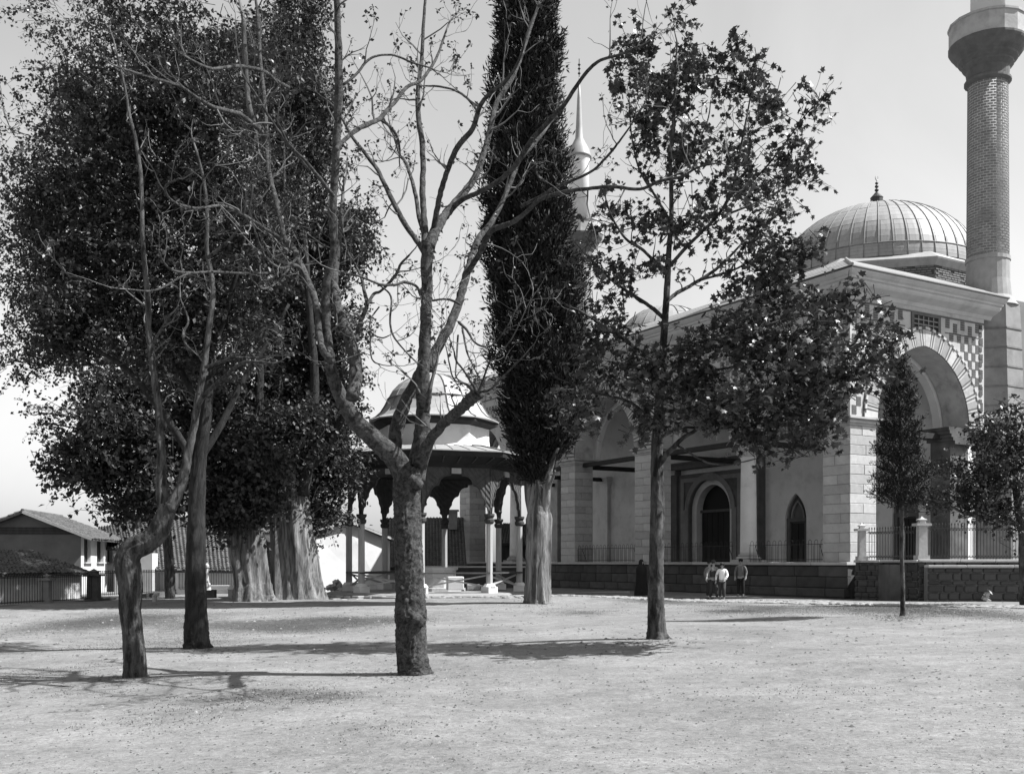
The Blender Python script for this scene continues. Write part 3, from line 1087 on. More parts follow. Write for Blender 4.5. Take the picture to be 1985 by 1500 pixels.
# ------------------------------------------------------------------ minarets
def minaret(lx, ly, label, detail):
    w = Vector((CX + 0.861 * lx - 0.5086 * ly, CY + 0.5086 * lx + 0.861 * ly, 0))
    t = thing('minaret', label, 'minaret', w, 0.0)
    rb = 0.93
    base = MB()
    base.lathe([(1.85, -0.3), (1.85, 8.2), (1.6, 8.6), (1.45, 12.6), (1.4, 13.6)], 8, (0, 0), ROT + math.pi / 8).build('base', M['portal_pale'], t, local=True)
    band = MB()
    for i in range(5):
        z = 8.8 + i * 0.9
        band.lathe([(1.62 - .03 * i, z), (1.62 - .03 * i, z + 0.07)], 8, (0, 0), ROT + math.pi / 8)
    band.build('brick_band', M['brick'], t, local=True)
    MB().lathe([(1.4, 13.6), (1.25, 13.8), (rb + 0.12, 14.1), (rb + 0.04, 14.9), (rb + 0.04, 15.8), (rb + 0.08, 15.82), (rb + 0.08, 16.0)], 24).build('transition', M['voussoir'], t, local=True)
    sh = MB().lathe([(rb, 15.9), (rb - 0.06, 25.2)], 40).build('shaft', M['mortar'], t, local=True, smooth=True)
    # bricks: curved shallow blocks
    def rr(z):
        return rb - 0.06 * (z - 15.9) / 9.3
    nb = 20
    pitch = 0.128
    rows = int((24.7 - 16.05) / pitch)
    toward = math.atan2(-w.y, -w.x)
    rest = MB()
    cnt = 0
    me = None
    def brick_geo(mb, a, z, half):
        for q in range(2):
            aa, ab = a - half + half * q, a + half * q
            r0, r1 = rr(z) - 0.02, rr(z) + 0.016
            n = len(mb.v)
            for (r, zz) in ((r0, z - 0.037), (r1, z - 0.037), (r1, z + 0.037), (r0, z + 0.037)):
                for an in (aa, ab):
                    mb.v.append((r * math.cos(an), r * math.sin(an), zz))
            mb.f += [(n + 2, n + 3, n + 5, n + 4), (n, n + 1, n + 3, n + 2), (n + 4, n + 5, n + 7, n + 6)]
            if q == 0: mb.f.append((n + 2, n + 4, n + 6, n))
            else: mb.f.append((n + 3, n + 1, n + 7, n + 5))
    for j in range(rows):
        z = 16.1 + j * pitch
        for k in range(nb):
            a = 2 * math.pi * (k + (0.5 if j % 2 else 0)) / nb + random.uniform(-.01, .01)
            half = math.pi / nb * random.uniform(0.80, 0.86)
            da = (a - toward + math.pi) % (2 * math.pi) - math.pi
            if detail and abs(da) < 0.80 and cnt < 300 and z > 16.2:
                b = MB(); brick_geo(b, a, z, half)
                b.build('brick', M['brick'], sh, local=True)
                cnt += 1
            else:
                brick_geo(rest, a, z, half)
    rest.build('brickwork', M['brick'], sh, local=True, kind='stuff')
    # balcony on corbels
    MB().lathe([(rr(24.7) + 0.0, 24.2), (rb + 0.02, 24.25), (rb + 0.12, 24.32), (rb + 0.12, 24.42), (rb + 0.0, 24.5), (rb + 0.05, 24.9), (1.15, 25.1), (1.15, 25.2), (1.32, 25.35), (1.34, 25.45), (1.5, 25.6), (1.6, 25.75), (1.72, 25.9), (1.76, 26.0), (1.76, 26.1)], 24).build('corbel', M['portal'], t, local=True)
    mb = MB()
    mb.lathe([(1.72, 26.1), (1.72, 27.0), (1.78, 27.02), (1.78, 27.12), (1.62, 27.12), (1.62, 26.11)], 16, cap=False)
    mb.build('parapet', M['ashlar'], t, local=True)
    mb = MB()
    mb.lathe([(0.78, 26.1), (0.74, 31.6), (0.8, 31.8), (0.84, 32.1)], 24)
    mb.build('upper_shaft', M['plaster'], t, local=True, smooth=True)
    MB().lathe([(0.95, 32.1), (0.9, 32.25), (0.78, 32.7), (0.5, 33.2), (0.3, 33.6), (0.24, 34.6), (0.15, 36.6), (0.03, 38.2)], 20).build('spire', M['lead'], t, local=True, smooth=True)
    mb = MB()
    mb.lathe([(0.03, 38.0), (0.03, 39.6)], 6)
    for z in (38.5, 38.85, 39.15):
        mb.lathe([(0.02, z - 0.12), (0.12, z), (0.02, z + 0.12)], 10)
    mb.build('finial', M['dark_metal'], t, local=True)
    return t
minaret(10.5, 1.0, 'tall round brick minaret rising at the right edge beside the big lead dome', True)
minaret(10.0, 35.0, 'distant pale minaret with pointed spire seen just right of the dark cypress', False)
# ------------------------------------------------------------------ ablution fountain pavilion
FX, FY = (841 - PX0) / FPX * 50.0, 50.0
def build_fountain():
    t = thing('fountain_pavilion', 'eight sided domed ablution pavilion with scalloped timber arches behind the pale forked tree', 'pavilion', (FX, FY, 0), 0.0)
    s = 50.0 / 55.0
    RC, RE = 4.14, 5.1
    FL = 0.2
    angs = [R(-90 - 3 + 45 * k) + R(0) for k in range(8)]      # first one faces the camera
    def zz(z):                                                 # heights taken at 55 m, brought to 50 m
        return 1.6 + (z - 1.6) * s
    pts = [Vector((RC * math.cos(a), RC * math.sin(a), 0)) for a in angs]
    posts = []
    for p, a in zip(pts, angs):
        rot = a
        r = Vector((math.cos(rot), math.sin(rot), 0)); q = Vector((-r.y, r.x, 0))
        b = MB()
        b.obox((p.x, p.y, FL + 0.14), r * 0.27, q * 0.27, (0, 0, 0.14))
        b.lathe([(0.33, FL + 0.28), (0.22, FL + 0.42)], 8, (p.x, p.y), rot + math.pi / 8)
        b.build('post_base', M['white_stone'], t, local=True)
        c = MB()
        c.lathe([(0.16, FL + 0.42), (0.155, zz(1.05) + 0.02)], 8, (p.x, p.y), rot + math.pi / 8)
        c.lathe([(0.155, zz(1.05) + 0.02), (0.15, zz(3.55))], 8, (p.x, p.y), rot + math.pi / 8)
        posts.append(c.build('post', M['timber_pale'], t, local=True))
        k = MB()
        k.lathe([(0.16, zz(3.5)), (0.22, zz(3.58)), (0.23, zz(3.7)), (0.17, zz(3.78)), (0.24, zz(3.9)), (0.24, zz(4.0))], 12, (p.x, p.y), rot)
        k.build('capital', M['timber'], t, local=True)
    # scalloped boards between posts
    prof = [(0.0, 5.98), (0.16, 5.98), (0.17, 5.86), (0.30, 5.84), (0.40, 5.76), (0.47, 5.62), (0.50, 5.42), (0.53, 5.36), (0.62, 5.32), (0.70, 5.2), (0.755, 5.02), (0.765, 4.86), (0.80, 4.8), (0.86, 4.66), (0.88, 4.5), (0.86, 4.4), (0.93, 4.3), (0.955, 4.1), (0.955, 3.98), (1.0, 3.98)]
    for i in range(8):
        a, b = pts[i], pts[(i + 1) % 8]
        d = (b - a) / 2
        m = (a + b) / 2
        out = m.normalized()
        mb = MB()
        low = [(-u, z) for u, z in reversed(prof)] + prof[1:]
        L = len(low)
        for off in (0.055, -0.055):
            n0 = len(mb.v)
            for u, z in low:
                q = m + d * u + out * off
                mb.v.append((q.x, q.y, zz(z)))
            for u, z in low:
                q = m + d * u + out * off
                mb.v.append((q.x, q.y, zz(6.3)))
            for k in range(L - 1):
                if abs(low[k][0] - low[k + 1][0]) > 1e-6 or True:
                    mb.f.append((n0 + k, n0 + k + 1, n0 + L + k + 1, n0 + L + k))
        n0 = 0
        for k in range(L - 1):
            mb.f.append((k, 2 * L + k, 2 * L + k + 1, k + 1))
        bd = mb.build('arch_board', M['timber_board'], t, local=True)
        # trim along the scallop, a hanging key block at the crown
        tr = MB()
        path = [m + d * u + out * 0.075 + Vector((0, 0, zz(z))) for u, z in low]
        for k in range(L - 1):
            if (path[k + 1] - path[k]).length > 0.02:
                tr.bar(path[k], path[k + 1], 0.04, 0.06, up=tuple(out))
        tr.build('trim', M['timber'], bd, local=True)
        kb = MB().obox(m + out * 0.09 + Vector((0, 0, zz(6.08))), d * 0.14, out * 0.05, (0, 0, 0.12))
        kb.build('key_block', M['timber_pale'], bd, local=True)
        # raised herringbone slats on each board face
        sl = MB()
        for side in (-1, 1):
            for k in range(9):
                z0 = 6.2 - k * 0.26
                u0 = side * 0.985
                u1 = side * max(0.56 + 0.0 * k, 0.985 - 0.42)
                if k > 4: u1 = side * (0.985 - 0.42 + 0.08 * (k - 4))
                if k > 6: continue
                p0 = m + d * u0 + out * 0.07 + Vector((0, 0, zz(z0)))
                p1 = m + d * u1 + out * 0.07 + Vector((0, 0, zz(z0 - 0.55)))
                zlow = np.interp(abs(u1), [q[0] for q in prof], [q[1] for q in prof])
                if z0 - 0.55 < zlow:
                    continue
                sl.bar(p0, p1, 0.035, 0.02, up=tuple(out))
        if sl.f:
            sl.build('slat', M['timber'], bd, local=True, kind='stuff')
        # seat board and crossed braces
        if i != 3:
            ra, rb_ = a * 0.995, b * 0.995
            zt = zz(1.05)
            MB().bar((ra.x, ra.y, zt), (rb_.x, rb_.y, zt), 0.36, 0.07).build('seat_board', M['timber'], t, local=True)
            for sgn in (0, 1):
                z0, z1 = (FL + 0.28, zt - 0.1) if sgn else (zt - 0.1, FL + 0.28)
                mid = (ra + rb_) / 2
                MB().bar((ra.x * .97, ra.y * .97, z0), (rb_.x * .97, rb_.y * .97, z1), 0.05 + 0.015 * sgn, 0.07).build('brace', M['timber_pale'], t, local=True)
    # cove, eave, lower roof, drum, upper roof
    a0 = angs[0]
    K = 1 / 1.0
    def oct_(prof, name, mat, cap=True):
        return MB().lathe(prof, 8, (0, 0), a0, cap=cap).build(name, mat, t, local=True)
    oct_([(RC - 0.1, zz(6.26)), (RC + 0.12, zz(6.26)), (RC + 0.14, zz(6.42)), (RC + 0.3, zz(6.5)), (RC + 0.72, zz(6.72)), (RC + 0.92, zz(6.74)), (RE - 0.02, zz(6.84)), (RE, zz(6.98)), (1.0, zz(6.98))], 'eave', M['timber_dark'])
    # soffit boards
    for k in range(8):
        for j in range(5):
            t0 = (j + 0.5) / 5
            A0, A1 = angs[k], angs[k] + math.pi / 4
            def at(r, z):
                p = Vector((math.cos(A0), math.sin(A0), 0)) * r; q = Vector((math.cos(A1), math.sin(A1), 0)) * r
                v = p.lerp(q, t0); v.z = z
                return v
            MB().bar(at(RC + 0.3, zz(6.47)), at(RC + 0.9, zz(6.71)), 0.06, 0.05).build('rafter', M['timber'], t, local=True)
    lower = oct_([(RE + 0.05, zz(6.98)), (RE + 0.05, zz(7.03)), (3.6, zz(7.42)), (2.9, zz(7.5))], 'lower_roof', M['lead'])
    rolls = MB()
    for k in range(8):
        a = angs[k]
        rolls.tube([(r * math.cos(a), r * math.sin(a), z) for r, z in ((RE + 0.05, zz(7.04)), (3.6, zz(7.43)), (2.9, zz(7.52)))], [0.05] * 3, 6)
        b = a + math.pi / 4
        for j in range(1, 5):
            f = j / 5
            p0 = Vector((RE * math.cos(a), RE * math.sin(a), 0)).lerp(Vector((RE * math.cos(b), RE * math.sin(b), 0)), f)
            p1 = p0 * (2.95 / RE)
            rolls.tube([(p0.x, p0.y, zz(7.045)), (p0.x * .72, p0.y * .72, zz(7.41)), (p1.x, p1.y, zz(7.51))], [0.022] * 3, 5)
    rolls.build('seam', M['lead_seam'], lower, local=True)
    oct_([(2.85, zz(7.4)), (2.72, zz(7.62)), (2.68, zz(8.0)), (2.68, zz(8.66))], 'drum', M['plaster'])
    oct_([(2.66, zz(8.6)), (2.75, zz(8.62)), (3.0, zz(8.74)), (3.1, zz(8.76)), (3.12, zz(8.92)), (2.0, zz(8.92))], 'upper_eave', M['timber_dark'])
    up = [(3.16, zz(8.93)), (3.16, zz(8.98)), (2.85, zz(9.14)), (2.6, zz(9.4)), (2.4, zz(9.75)), (2.22, zz(10.15)), (2.18, zz(10.2)), (2.0, zz(10.55)), (1.7, zz(10.9)), (1.3, zz(11.2)), (0.8, zz(11.42)), (0.3, zz(11.5)), (0.05, zz(11.55))]
    dome = MB().lathe(up, 16, (0, 0), a0).build('dome', M['lead'], t, local=True, smooth=False)
    sm_ = MB()
    for k in range(16):
        a = a0 + k * math.pi / 8
        sm_.tube([((r + .012) * math.cos(a), (r + .012) * math.sin(a), z + .01) for r, z in up[1:]], [0.028] * (len(up) - 1), 5)
    sm_.tube([(2.23 * math.cos(a), 2.23 * math.sin(a), zz(10.17)) for a in np.linspace(0, 2 * math.pi, 33)], [0.035] * 33, 5)
    sm_.build('seam', M['lead_seam'], dome, local=True)
    mb = MB().lathe([(0.12, zz(11.5)), (0.1, zz(11.7)), (0.03, zz(11.8)), (0.1, zz(11.95)), (0.03, zz(12.1)), (0.08, zz(12.25)), (0.01, zz(12.5))], 12)
    mb.build('finial', M['dark_metal'], t, local=True, smooth=True)
    # marble basin in the middle with taps
    mb = MB().lathe([(1.5, FL), (1.5, FL + 0.15), (1.05, FL + 0.16), (1.05, FL + 1.0), (1.15, FL + 1.05), (1.15, FL + 1.15), (0.9, FL + 1.15), (0.9, FL + 0.9)], 12, (0.0, 0.4))
    mb.build('basin', M['ashlar'], t, local=True)
    # stepped rough platform and its edge stones
    MB().lathe([(5.2, -0.5), (5.2, 0.12), (4.95, FL), (0.1, FL)], 8, (0, 0), a0).build('platform', M['cobble'], t, local=True)
    for ring, (rad, zc, hh, n) in enumerate(((5.35, 0.02, 0.16, 60), (5.95, -0.09, 0.14, 64))):
        for k in range(n):
            a = 2 * math.pi * k / n
            if math.sin(a) > 0.45:
                continue
            ki = ((a - a0) % (math.pi / 4)) - math.pi / 8
            rr_ = rad * math.cos(math.pi / 8) / math.cos(ki) * random.uniform(0.985, 1.02)
            block('edge_stone', t, (rr_ * math.cos(a), rr_ * math.sin(a), zc + random.uniform(-.02, .02)), (random.choice((0.4, 0.5)), random.choice((0.42, 0.5, 0.56)), hh), M['cobble'], rotz=a + random.uniform(-.12, .12), ch=0.03)
build_fountain()
tag(MB().build, '', '') if False else None

def free_block(name, label, cat, px, py, Y, dims, mat, rot=0.0, group=None):
    p = P(px, py, Y)
    o = link(bpy.data.objects.new(name, block_mesh(dims[0], dims[1], dims[2], mat, 0.03, name)))
    o.location = (p.x, p.y, p.z + dims[2] / 2)
    o.rotation_euler = (0, 0, rot)
    tag(o, label, cat, group)
    return o
free_block('stone_block', 'small rectangular stone block on the pavilion floor behind the front bench', 'stone', 918, 1143, 47.4, (0.62, 0.35, 0.26), M['ashlar'], 0.05)
free_block('stone_trough', 'pale sunlit stone trough standing under the pavilion bench rail', 'trough', 882, 1143, 48.0, (0.75, 0.6, 0.62), M['white_stone'], 0.2)

# ------------------------------------------------------------------ rough paved strip along pavilion and mosque
def cobble_strip():
    rs = random.Random(3)
    for name, pts, wid, n in (('path', [(600, 1158), (760, 1160), (1000, 1158), (1150, 1156)], 1.2, 420),
                              ('path', [(1150, 1156), (1300, 1163), (1500, 1168), (1650, 1171), (1800, 1174), (2020, 1178)], 2.2, 1500)):
        g = [on_ground(*p) for p in pts]
        mb = MB()
        cum = [0.0]
        for i in range(len(g) - 1):
            cum.append(cum[-1] + (g[i + 1] - g[i]).length)
        for k in range(n):
            s = rs.uniform(0, cum[-1])
            i = max(j for j in range(len(cum)) if cum[j] <= s)
            i = min(i, len(g) - 2)
            f = (s - cum[i]) / (cum[i + 1] - cum[i])
            p = g[i].lerp(g[i + 1], f)
            d = (g[i + 1] - g[i]).normalized(); q = Vector((-d.y, d.x, 0))
            p = p + q * rs.uniform(-wid * 0.35, wid * 0.75)
            z = ground_z(p.x, p.y)
            a = rs.uniform(0, 3.1)
            sx, sy, h = rs.uniform(.08, .24), rs.uniform(.07, .18), rs.uniform(.02, .06)
            m = rs.randint(5, 7)
            n0 = len(mb.v)
            for ring, (sc, zz_) in enumerate(((1.0, -0.02), (0.96, h * 0.6), (0.7, h))):
                for j in range(m):
                    an = 2 * math.pi * j / m + a
                    mb.v.append((p.x + sx * sc * math.cos(an), p.y + sy * sc * math.sin(an), z + zz_))
            for ring in range(2):
                for j in range(m):
                    x0 = n0 + ring * m
                    mb.f.append((x0 + j, x0 + (j + 1) % m, x0 + m + (j + 1) % m, x0 + m + j))
            mb.f.append(tuple(n0 + 2 * m + j for j in range(m)))
        o = mb.build(name, M['cobble'])
        o['kind'] = 'structure'
cobble_strip()

# ------------------------------------------------------------------ iron railings and masonry walls
def finial_bar_mesh(h, r=0.012, spear=True, name='bar'):
    key = ('bar', round(h, 2), r, spear)
    if key in _blocks: return _blocks[key]
    mb = MB().lathe([(r, 0), (r, h - 0.1)], 5)
    if spear:
        mb.lathe([(r, h - 0.12), (r * 2.4, h - 0.06), (r * 0.3, h)], 5)
    me = bpy.data.meshes.new(name)
    me.from_pydata(mb.v, [], mb.f)
    me.materials.append(M['iron'])
    _blocks[key] = me
    return me

def railing(root, a, b, zbase, h, step=0.14, rails=(0.08, 0.85), r=0.012, ztop=None, small=True):
    a, b = Vector(a), Vector(b)
    o = root.location
    L = (b - a).length
    n = int(L / step)
    me = finial_bar_mesh(h, r)
    for k in range(n + 1):
        p = a.lerp(b, (k + 0.5) / (n + 1))
        inst('bar', me, root, (p.x - o.x, p.y - o.y, zbase - o.z))
    for f in rails:
        mb = MB().bar((a.x, a.y, zbase + h * f), (b.x, b.y, zbase + h * f), 0.035, 0.03)
        mb.build('rail', M['iron'], root)
    if small:
        mb = MB()
        for k in range(n):
            p = a.lerp(b, (k + 1) / (n + 1))
            mb.lathe([(0.03, zbase + h * rails[-1] - 0.08), (0.03, zbase + h * rails[-1] - 0.03)], 6, (p.x, p.y))
            mb.lathe([(0.03, zbase + h * rails[0] + 0.03), (0.03, zbase + h * rails[0] + 0.07)], 6, (p.x, p.y))
        mb.build('scroll', M['iron'], root, kind='stuff')

def stone_post(root, x, y, z0, h, w, mat):
    o = root.location
    mb = MB()
    mb.box(x - w / 2 - .05, x + w / 2 + .05, y - w / 2 - .05, y + w / 2 + .05, z0, z0 + 0.18)
    mb.lathe([(w * 0.66, z0 + 0.18), (w * 0.62, z0 + h * 0.78)], 4, (x, y), math.pi / 4)
    mb.box(x - w / 2 - .1, x + w / 2 + .1, y - w / 2 - .1, y + w / 2 + .1, z0 + h * 0.78, z0 + h * 0.84)
    mb.lathe([(w * 0.5, z0 + h * 0.84), (w * 0.42, z0 + h * 0.9), (w * 0.62, z0 + h * 0.905), (w * 0.62, z0 + h * 0.93), (w * 0.3, z0 + h * 0.95), (0.02, z0 + h)], 4, (x, y), math.pi / 4)
    return mb.build('post', mat, root)

def rubble_wall(name, label, a, b, z0, z1, thick, mat, coping=True, course=0.24, lmin=0.3, lmax=0.6, group=None):
    a, b = Vector((a[0], a[1], 0)), Vector((b[0], b[1], 0))
    t = thing(name, label, 'wall', (a.x, a.y, 0), math.atan2(b.y - a.y, b.x - a.x), group)
    L = (b - a).length
    MB().box(0, L, 0.04, thick, z0, z1).build('core', M['joint'], t, local=True)
    z = z0
    cnt = 0
    while z < z1 - 0.05:
        h = min(course * random.uniform(0.6, 1.3), z1 - z)
        x = -random.uniform(0, 0.2)
        while x < L:
            w = random.uniform(lmin, lmax)
            x0, x1 = max(x, 0), min(x + w, L)
            if x1 - x0 > 0.1 and cnt < 295 and random.random() > 0.04:
                block('stone', t, ((x0 + x1) / 2, 0.07 - random.uniform(0, 0.05), z + h / 2), (x1 - x0 - 0.03, 0.2, h - 0.03), mat, ch=0.035, jit=0.0)
                cnt += 1
            x += w
        z += h
    if coping:
        x = 0
        while x < L:
            w = min(random.uniform(1.1, 1.7), L - x)
            block('coping_slab', t, (x + w / 2, thick / 2 - 0.02, z1 + 0.05), (w - 0.012, thick + 0.14, 0.1), M['ashlar'])
            x += w
    return t

W1a, W1b, W1c = (13.85, 42.6), (15.3, 39.6), (24.0, 38.6)
rubble_wall('retaining_wall', 'rubble retaining wall, shade put into its tone, running forward from the mosque corner', W1a, W1b, -0.3, 1.58, 0.5, M['rubble'])
rubble_wall('retaining_wall', 'rubble retaining wall, shade put into its tone, under the iron railing at the right edge', W1b, W1c, -0.3, 1.60, 0.6, M['rubble'])
rubble_wall('low_wall', 'low wall, shade put into its tone, sunlit top ledge, before the right hand railing', (15.4, 38.95), (24.0, 37.95), -0.3, 1.38, 0.5, M['rubble'])
rt = thing('iron_railing', 'black spear topped iron railing with two stone posts above the right retaining wall', 'railing', (15.3, 39.6, 1.6))
stone_post(rt, 14.05, 42.35, 1.66, 1.55, 0.30, M['ashlar'])
stone_post(rt, 15.55, 39.9, 1.68, 1.68, 0.36, M['ashlar'])
stone_post(rt, 20.6, 39.9, 1.68, 1.68, 0.36, M['ashlar'])
railing(rt, (14.25, 42.2, 0), (15.4, 40.15, 0), 1.70, 1.32, 0.14, (0.07, 0.84))
railing(rt, (15.78, 39.9, 0), (20.35, 39.9, 0), 1.70, 1.42, 0.125, (0.06, 0.84))
# paved terrace behind the railing
mb = MB().box(14.2, 26, 40.1, 52, -0.5, 1.5)
mb.v = [(max(x, 14.4 + (y - 40) * 0.0), y, z) for x, y, z in mb.v]
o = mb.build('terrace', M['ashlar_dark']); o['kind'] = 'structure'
# pale boulder at the foot of the low wall
mb = MB()
for i in range(5):
    c = Vector((random.uniform(-.18, .18), random.uniform(-.1, .1), 0.05 + 0.08 * i))
    mb.obox(c + Vector((0, 0, 0)), Vector((random.uniform(.05, .12), random.uniform(-.05, .05), random.uniform(-.05, .05))), Vector((0, .08, .02)), Vector((random.uniform(-.03, .03), 0, 0.05)))
o = mb.build('loose_stones', M['ashlar'], kind='stuff')
g = P(1913, 1160, 38.3); o.location = (g.x, g.y, ground_z(g.x, g.y))
tag(o, 'small heap of broken stones against the dark wall near the right edge', 'stones')

# low looped railings between the portico piers
def loop_railing(y0, y1, label, gap=None):
    c = Vector((CX, CY, 0))
    def W(x, y): return Vector((CX + 0.861 * x - 0.5086 * y, CY + 0.5086 * x + 0.861 * y, 0))
    root = thing('portico_railing', label, 'railing', tuple(W(0.2, y0)) [:2] + (1.6,), ROT, 'looped iron railings between the portico piers')
    key = 'loopbar'
    if key not in _blocks:
        mb = MB()
        mb.tube([(0, 0, 0), (0, 0, 0.88)] + [(0, 0.09 - 0.09 * math.cos(t), 0.88 + 0.09 * math.sin(t)) for t in np.linspace(0.3, math.pi, 6)] + [(0, 0.18, 0)], [0.011] * 9, 4)
        me = bpy.data.meshes.new('hoop'); me.from_pydata(mb.v, [], mb.f); me.materials.append(M['iron']); _blocks[key] = me
    y = 0.05
    while y < (y1 - y0) - 0.2:
        inst('hoop', _blocks[key], root, (0, y, 0))
        inst('bar', finial_bar_mesh(0.82, 0.009, False), root, (0, y + 0.26, 0))
        y += 0.36
    for z in (0.1, 0.76):
        MB().box(-0.012, 0.012, 0, y1 - y0, z, z + 0.025).build('rail', M['iron'], root, local=True)
    for yy in (0.3, (y1 - y0) - 0.4):
        MB().bar((0.0, yy, 0.78), (0.45, yy + 0.15, 0.0), 0.02).build('stay', M['iron'], root, local=True)
    return root
loop_railing(1.55, 6.2, 'low looped iron railing before the pointed window, between corner pier and round column')
loop_railing(7.3, 13.25, 'low looped iron railing before the dark mosque door')
loop_railing(14.85, 20.55, 'low looped iron railing left of the maple, before the pale respond')

# left boundary: kerb wall, posts and bars
def lf(px, Y, pyb):
    return P(px, pyb, Y)
L0, L1, L2, L3, L4 = lf(-40, 39, 1180), lf(90, 43, 1175), lf(182, 47, 1166), lf(335, 54.5, 1148), lf(465, 58, 1142)
fl = thing('iron_fence', 'iron bar fence with dark stone posts in front of the low tiled houses at left', 'fence', (L1.x, L1.y, L1.z))
kb = MB()
for a, b in ((L0, L1), (L1, L2), (L2, L3), (L3, L4)):
    kb.bar((a.x, a.y, a.z - 0.25), (b.x, b.y, b.z - 0.25), 0.5, 0.7)
kb.build('kerb', M['ashlar_dark'], fl)
for p, m, h, w in ((L1, M['portal_pale'], 1.38, .34), (L2, M['ashlar_dark'], 1.5, .52), (L3, M['ashlar_dark'], 1.5, .45)):
    stone_post(fl, p.x, p.y, p.z, h, w, m)
for a, b in ((L0, L1), (L1, L2), (L2, L3), (L3, L4)):
    railing(fl, (a.x, a.y, 0), (b.x, b.y, 0), (a.z + b.z) / 2 + 0.15, 1.18, 0.17, (0.05, 0.88), 0.014, small=False)
# pale bench slab and small upright grave marker by the old trees
t = thing('stone_bench', 'long pale stone slab seat on low blocks, left of the hollow old trunks', 'bench', (P(430, 1150, 49)[0], 49, 0))
p = P(430, 1140, 49)
MB().box(p.x - 0.75, p.x + 0.75, 48.7, 49.3, p.z - 0.05, p.z + 0.14).build('seat', M['white_stone'], t)
MB().box(p.x - 0.7, p.x - 0.3, 48.8, 49.2, -0.6, p.z - 0.052).build('support', M['ashlar_dark'], t)
MB().box(p.x + 0.35, p.x + 0.75, 48.8, 49.2, -0.6, p.z - 0.052).build('support', M['ashlar'], t)
p = P(401, 1139, 48)
t = tag(MB().lathe([(0.2, p.z - 0.1), (0.17, p.z + 0.2), (0.11, p.z + 0.25), (0.07, p.z + 0.9), (0.11, p.z + 0.95), (0.11, p.z + 1.05), (0.03, p.z + 1.15)], 10, (p.x, p.y)).build('stone_marker', M['white_stone']), 'slender pale stone marker beside the bench slab', 'marker')
# rubble heap by the white gable
mb = MB()
pc = P(655, 1142, 52)
for i in range(46):
    a, r = random.uniform(0, 6.28), abs(random.gauss(0, 0.55))
    h = max(0.05, 0.55 - r * 0.55) * random.uniform(0.2, 1)
    s = random.uniform(.05, .15)
    v = Vector((random.uniform(-1, 1), random.uniform(-1, 1), random.uniform(-.5, .5))).normalized()
    w = v.orthogonal().normalized(); u = v.cross(w)
    mb.obox((pc.x + r * math.cos(a), pc.y + r * 0.6 * math.sin(a), pc.z - .1 + h), v * s, w * s * .7, u * s * .6)
tag(mb.build('rubble_heap', M['ashlar'], kind='stuff'), 'heap of broken stones at the foot of the white gable wall', 'rubble')
# long board at the wall foot
p0, p1 = P(1108, 1149, 54.6), P(1222, 1147, 53.0)
tag(MB().bar((p0.x, p0.y, p0.z), (p1.x, p1.y, p1.z), 0.25, 0.09).build('plank', M['timber_pale']), 'long pale plank lying along the foot of the mosque plinth', 'plank')
p0 = P(300, 1172, 44)
tag(MB().lathe([(0.11, -0.6), (0.1, p0.z + 0.35), (0.13, p0.z + 0.38), (0.02, p0.z + 0.5)], 8, (p0.x, p0.y)).build('short_post', M['ashlar']), 'short pale stone post in the shade before the left fence', 'post')

# ------------------------------------------------------------------ tiled houses beyond the fence
def tile_plane(e0, e1, r1, r0, parent, nu, nv):
    """rows of barrel tiles from the eave e0-e1 up to the ridge r0-r1, each a shallow arch"""
    e0, e1, r0, r1 = map(Vector, (e0, e1, r0, r1))
    V, F = [], []
    nrm = (e1 - e0).cross(r0 - e0).normalized()
    if nrm.z < 0: nrm = -nrm
    for j in range(nv):
        for i in range(nu):
            u0, u1 = (i + 0.06 + random.uniform(-.04, .04)) / nu, (i + 0.94 + random.uniform(-.04, .04)) / nu
            v0, v1 = (j - 0.12 + random.uniform(-.12, .12)) / nv, (j + 1) / nv
            v0 = max(v0, -0.03)
            def pt(u, v, h): return e0.lerp(e1, u).lerp(r0.lerp(r1, u), v) + nrm * h
            lift = random.uniform(0.02, 0.06)
            um = (u0 + u1) / 2
            n = len(V)
            for v, hh in ((v0, lift), (v1, 0.0)):
                for u, h in ((u0, 0.0), (um, 0.075), (u1, 0.0)):
                    V.append(tuple(pt(u, v, h + hh)))
            F += [(n, n + 1, n + 4, n + 3), (n + 1, n + 2, n + 5, n + 4)]
            F.append((n, n + 2, n + 1, n + 1))
    F = [f if f[2] != f[3] else (f[0], f[1], f[2], f[2]) for f in F]
    mb = MB(); mb.v = V; mb.f = [tuple(dict.fromkeys(f)) for f in F]
    o = mb.build('tiles', M['tile'], parent, kind='stuff')
    return o

def slab(a, b, c, d, th, name, mat, parent):
    mb = MB()
    n = 0
    q = [Vector(p) for p in (a, b, c, d)]
    mb.v = [tuple(p) for p in q] + [tuple(p - Vector((0, 0, th))) for p in q]
    mb.f = [(0, 1, 2, 3), (7, 6, 5, 4), (0, 4, 5, 1), (1, 5, 6, 2), (2, 6, 7, 3), (3, 7, 4, 0)]
    return mb.build(name, mat, parent)

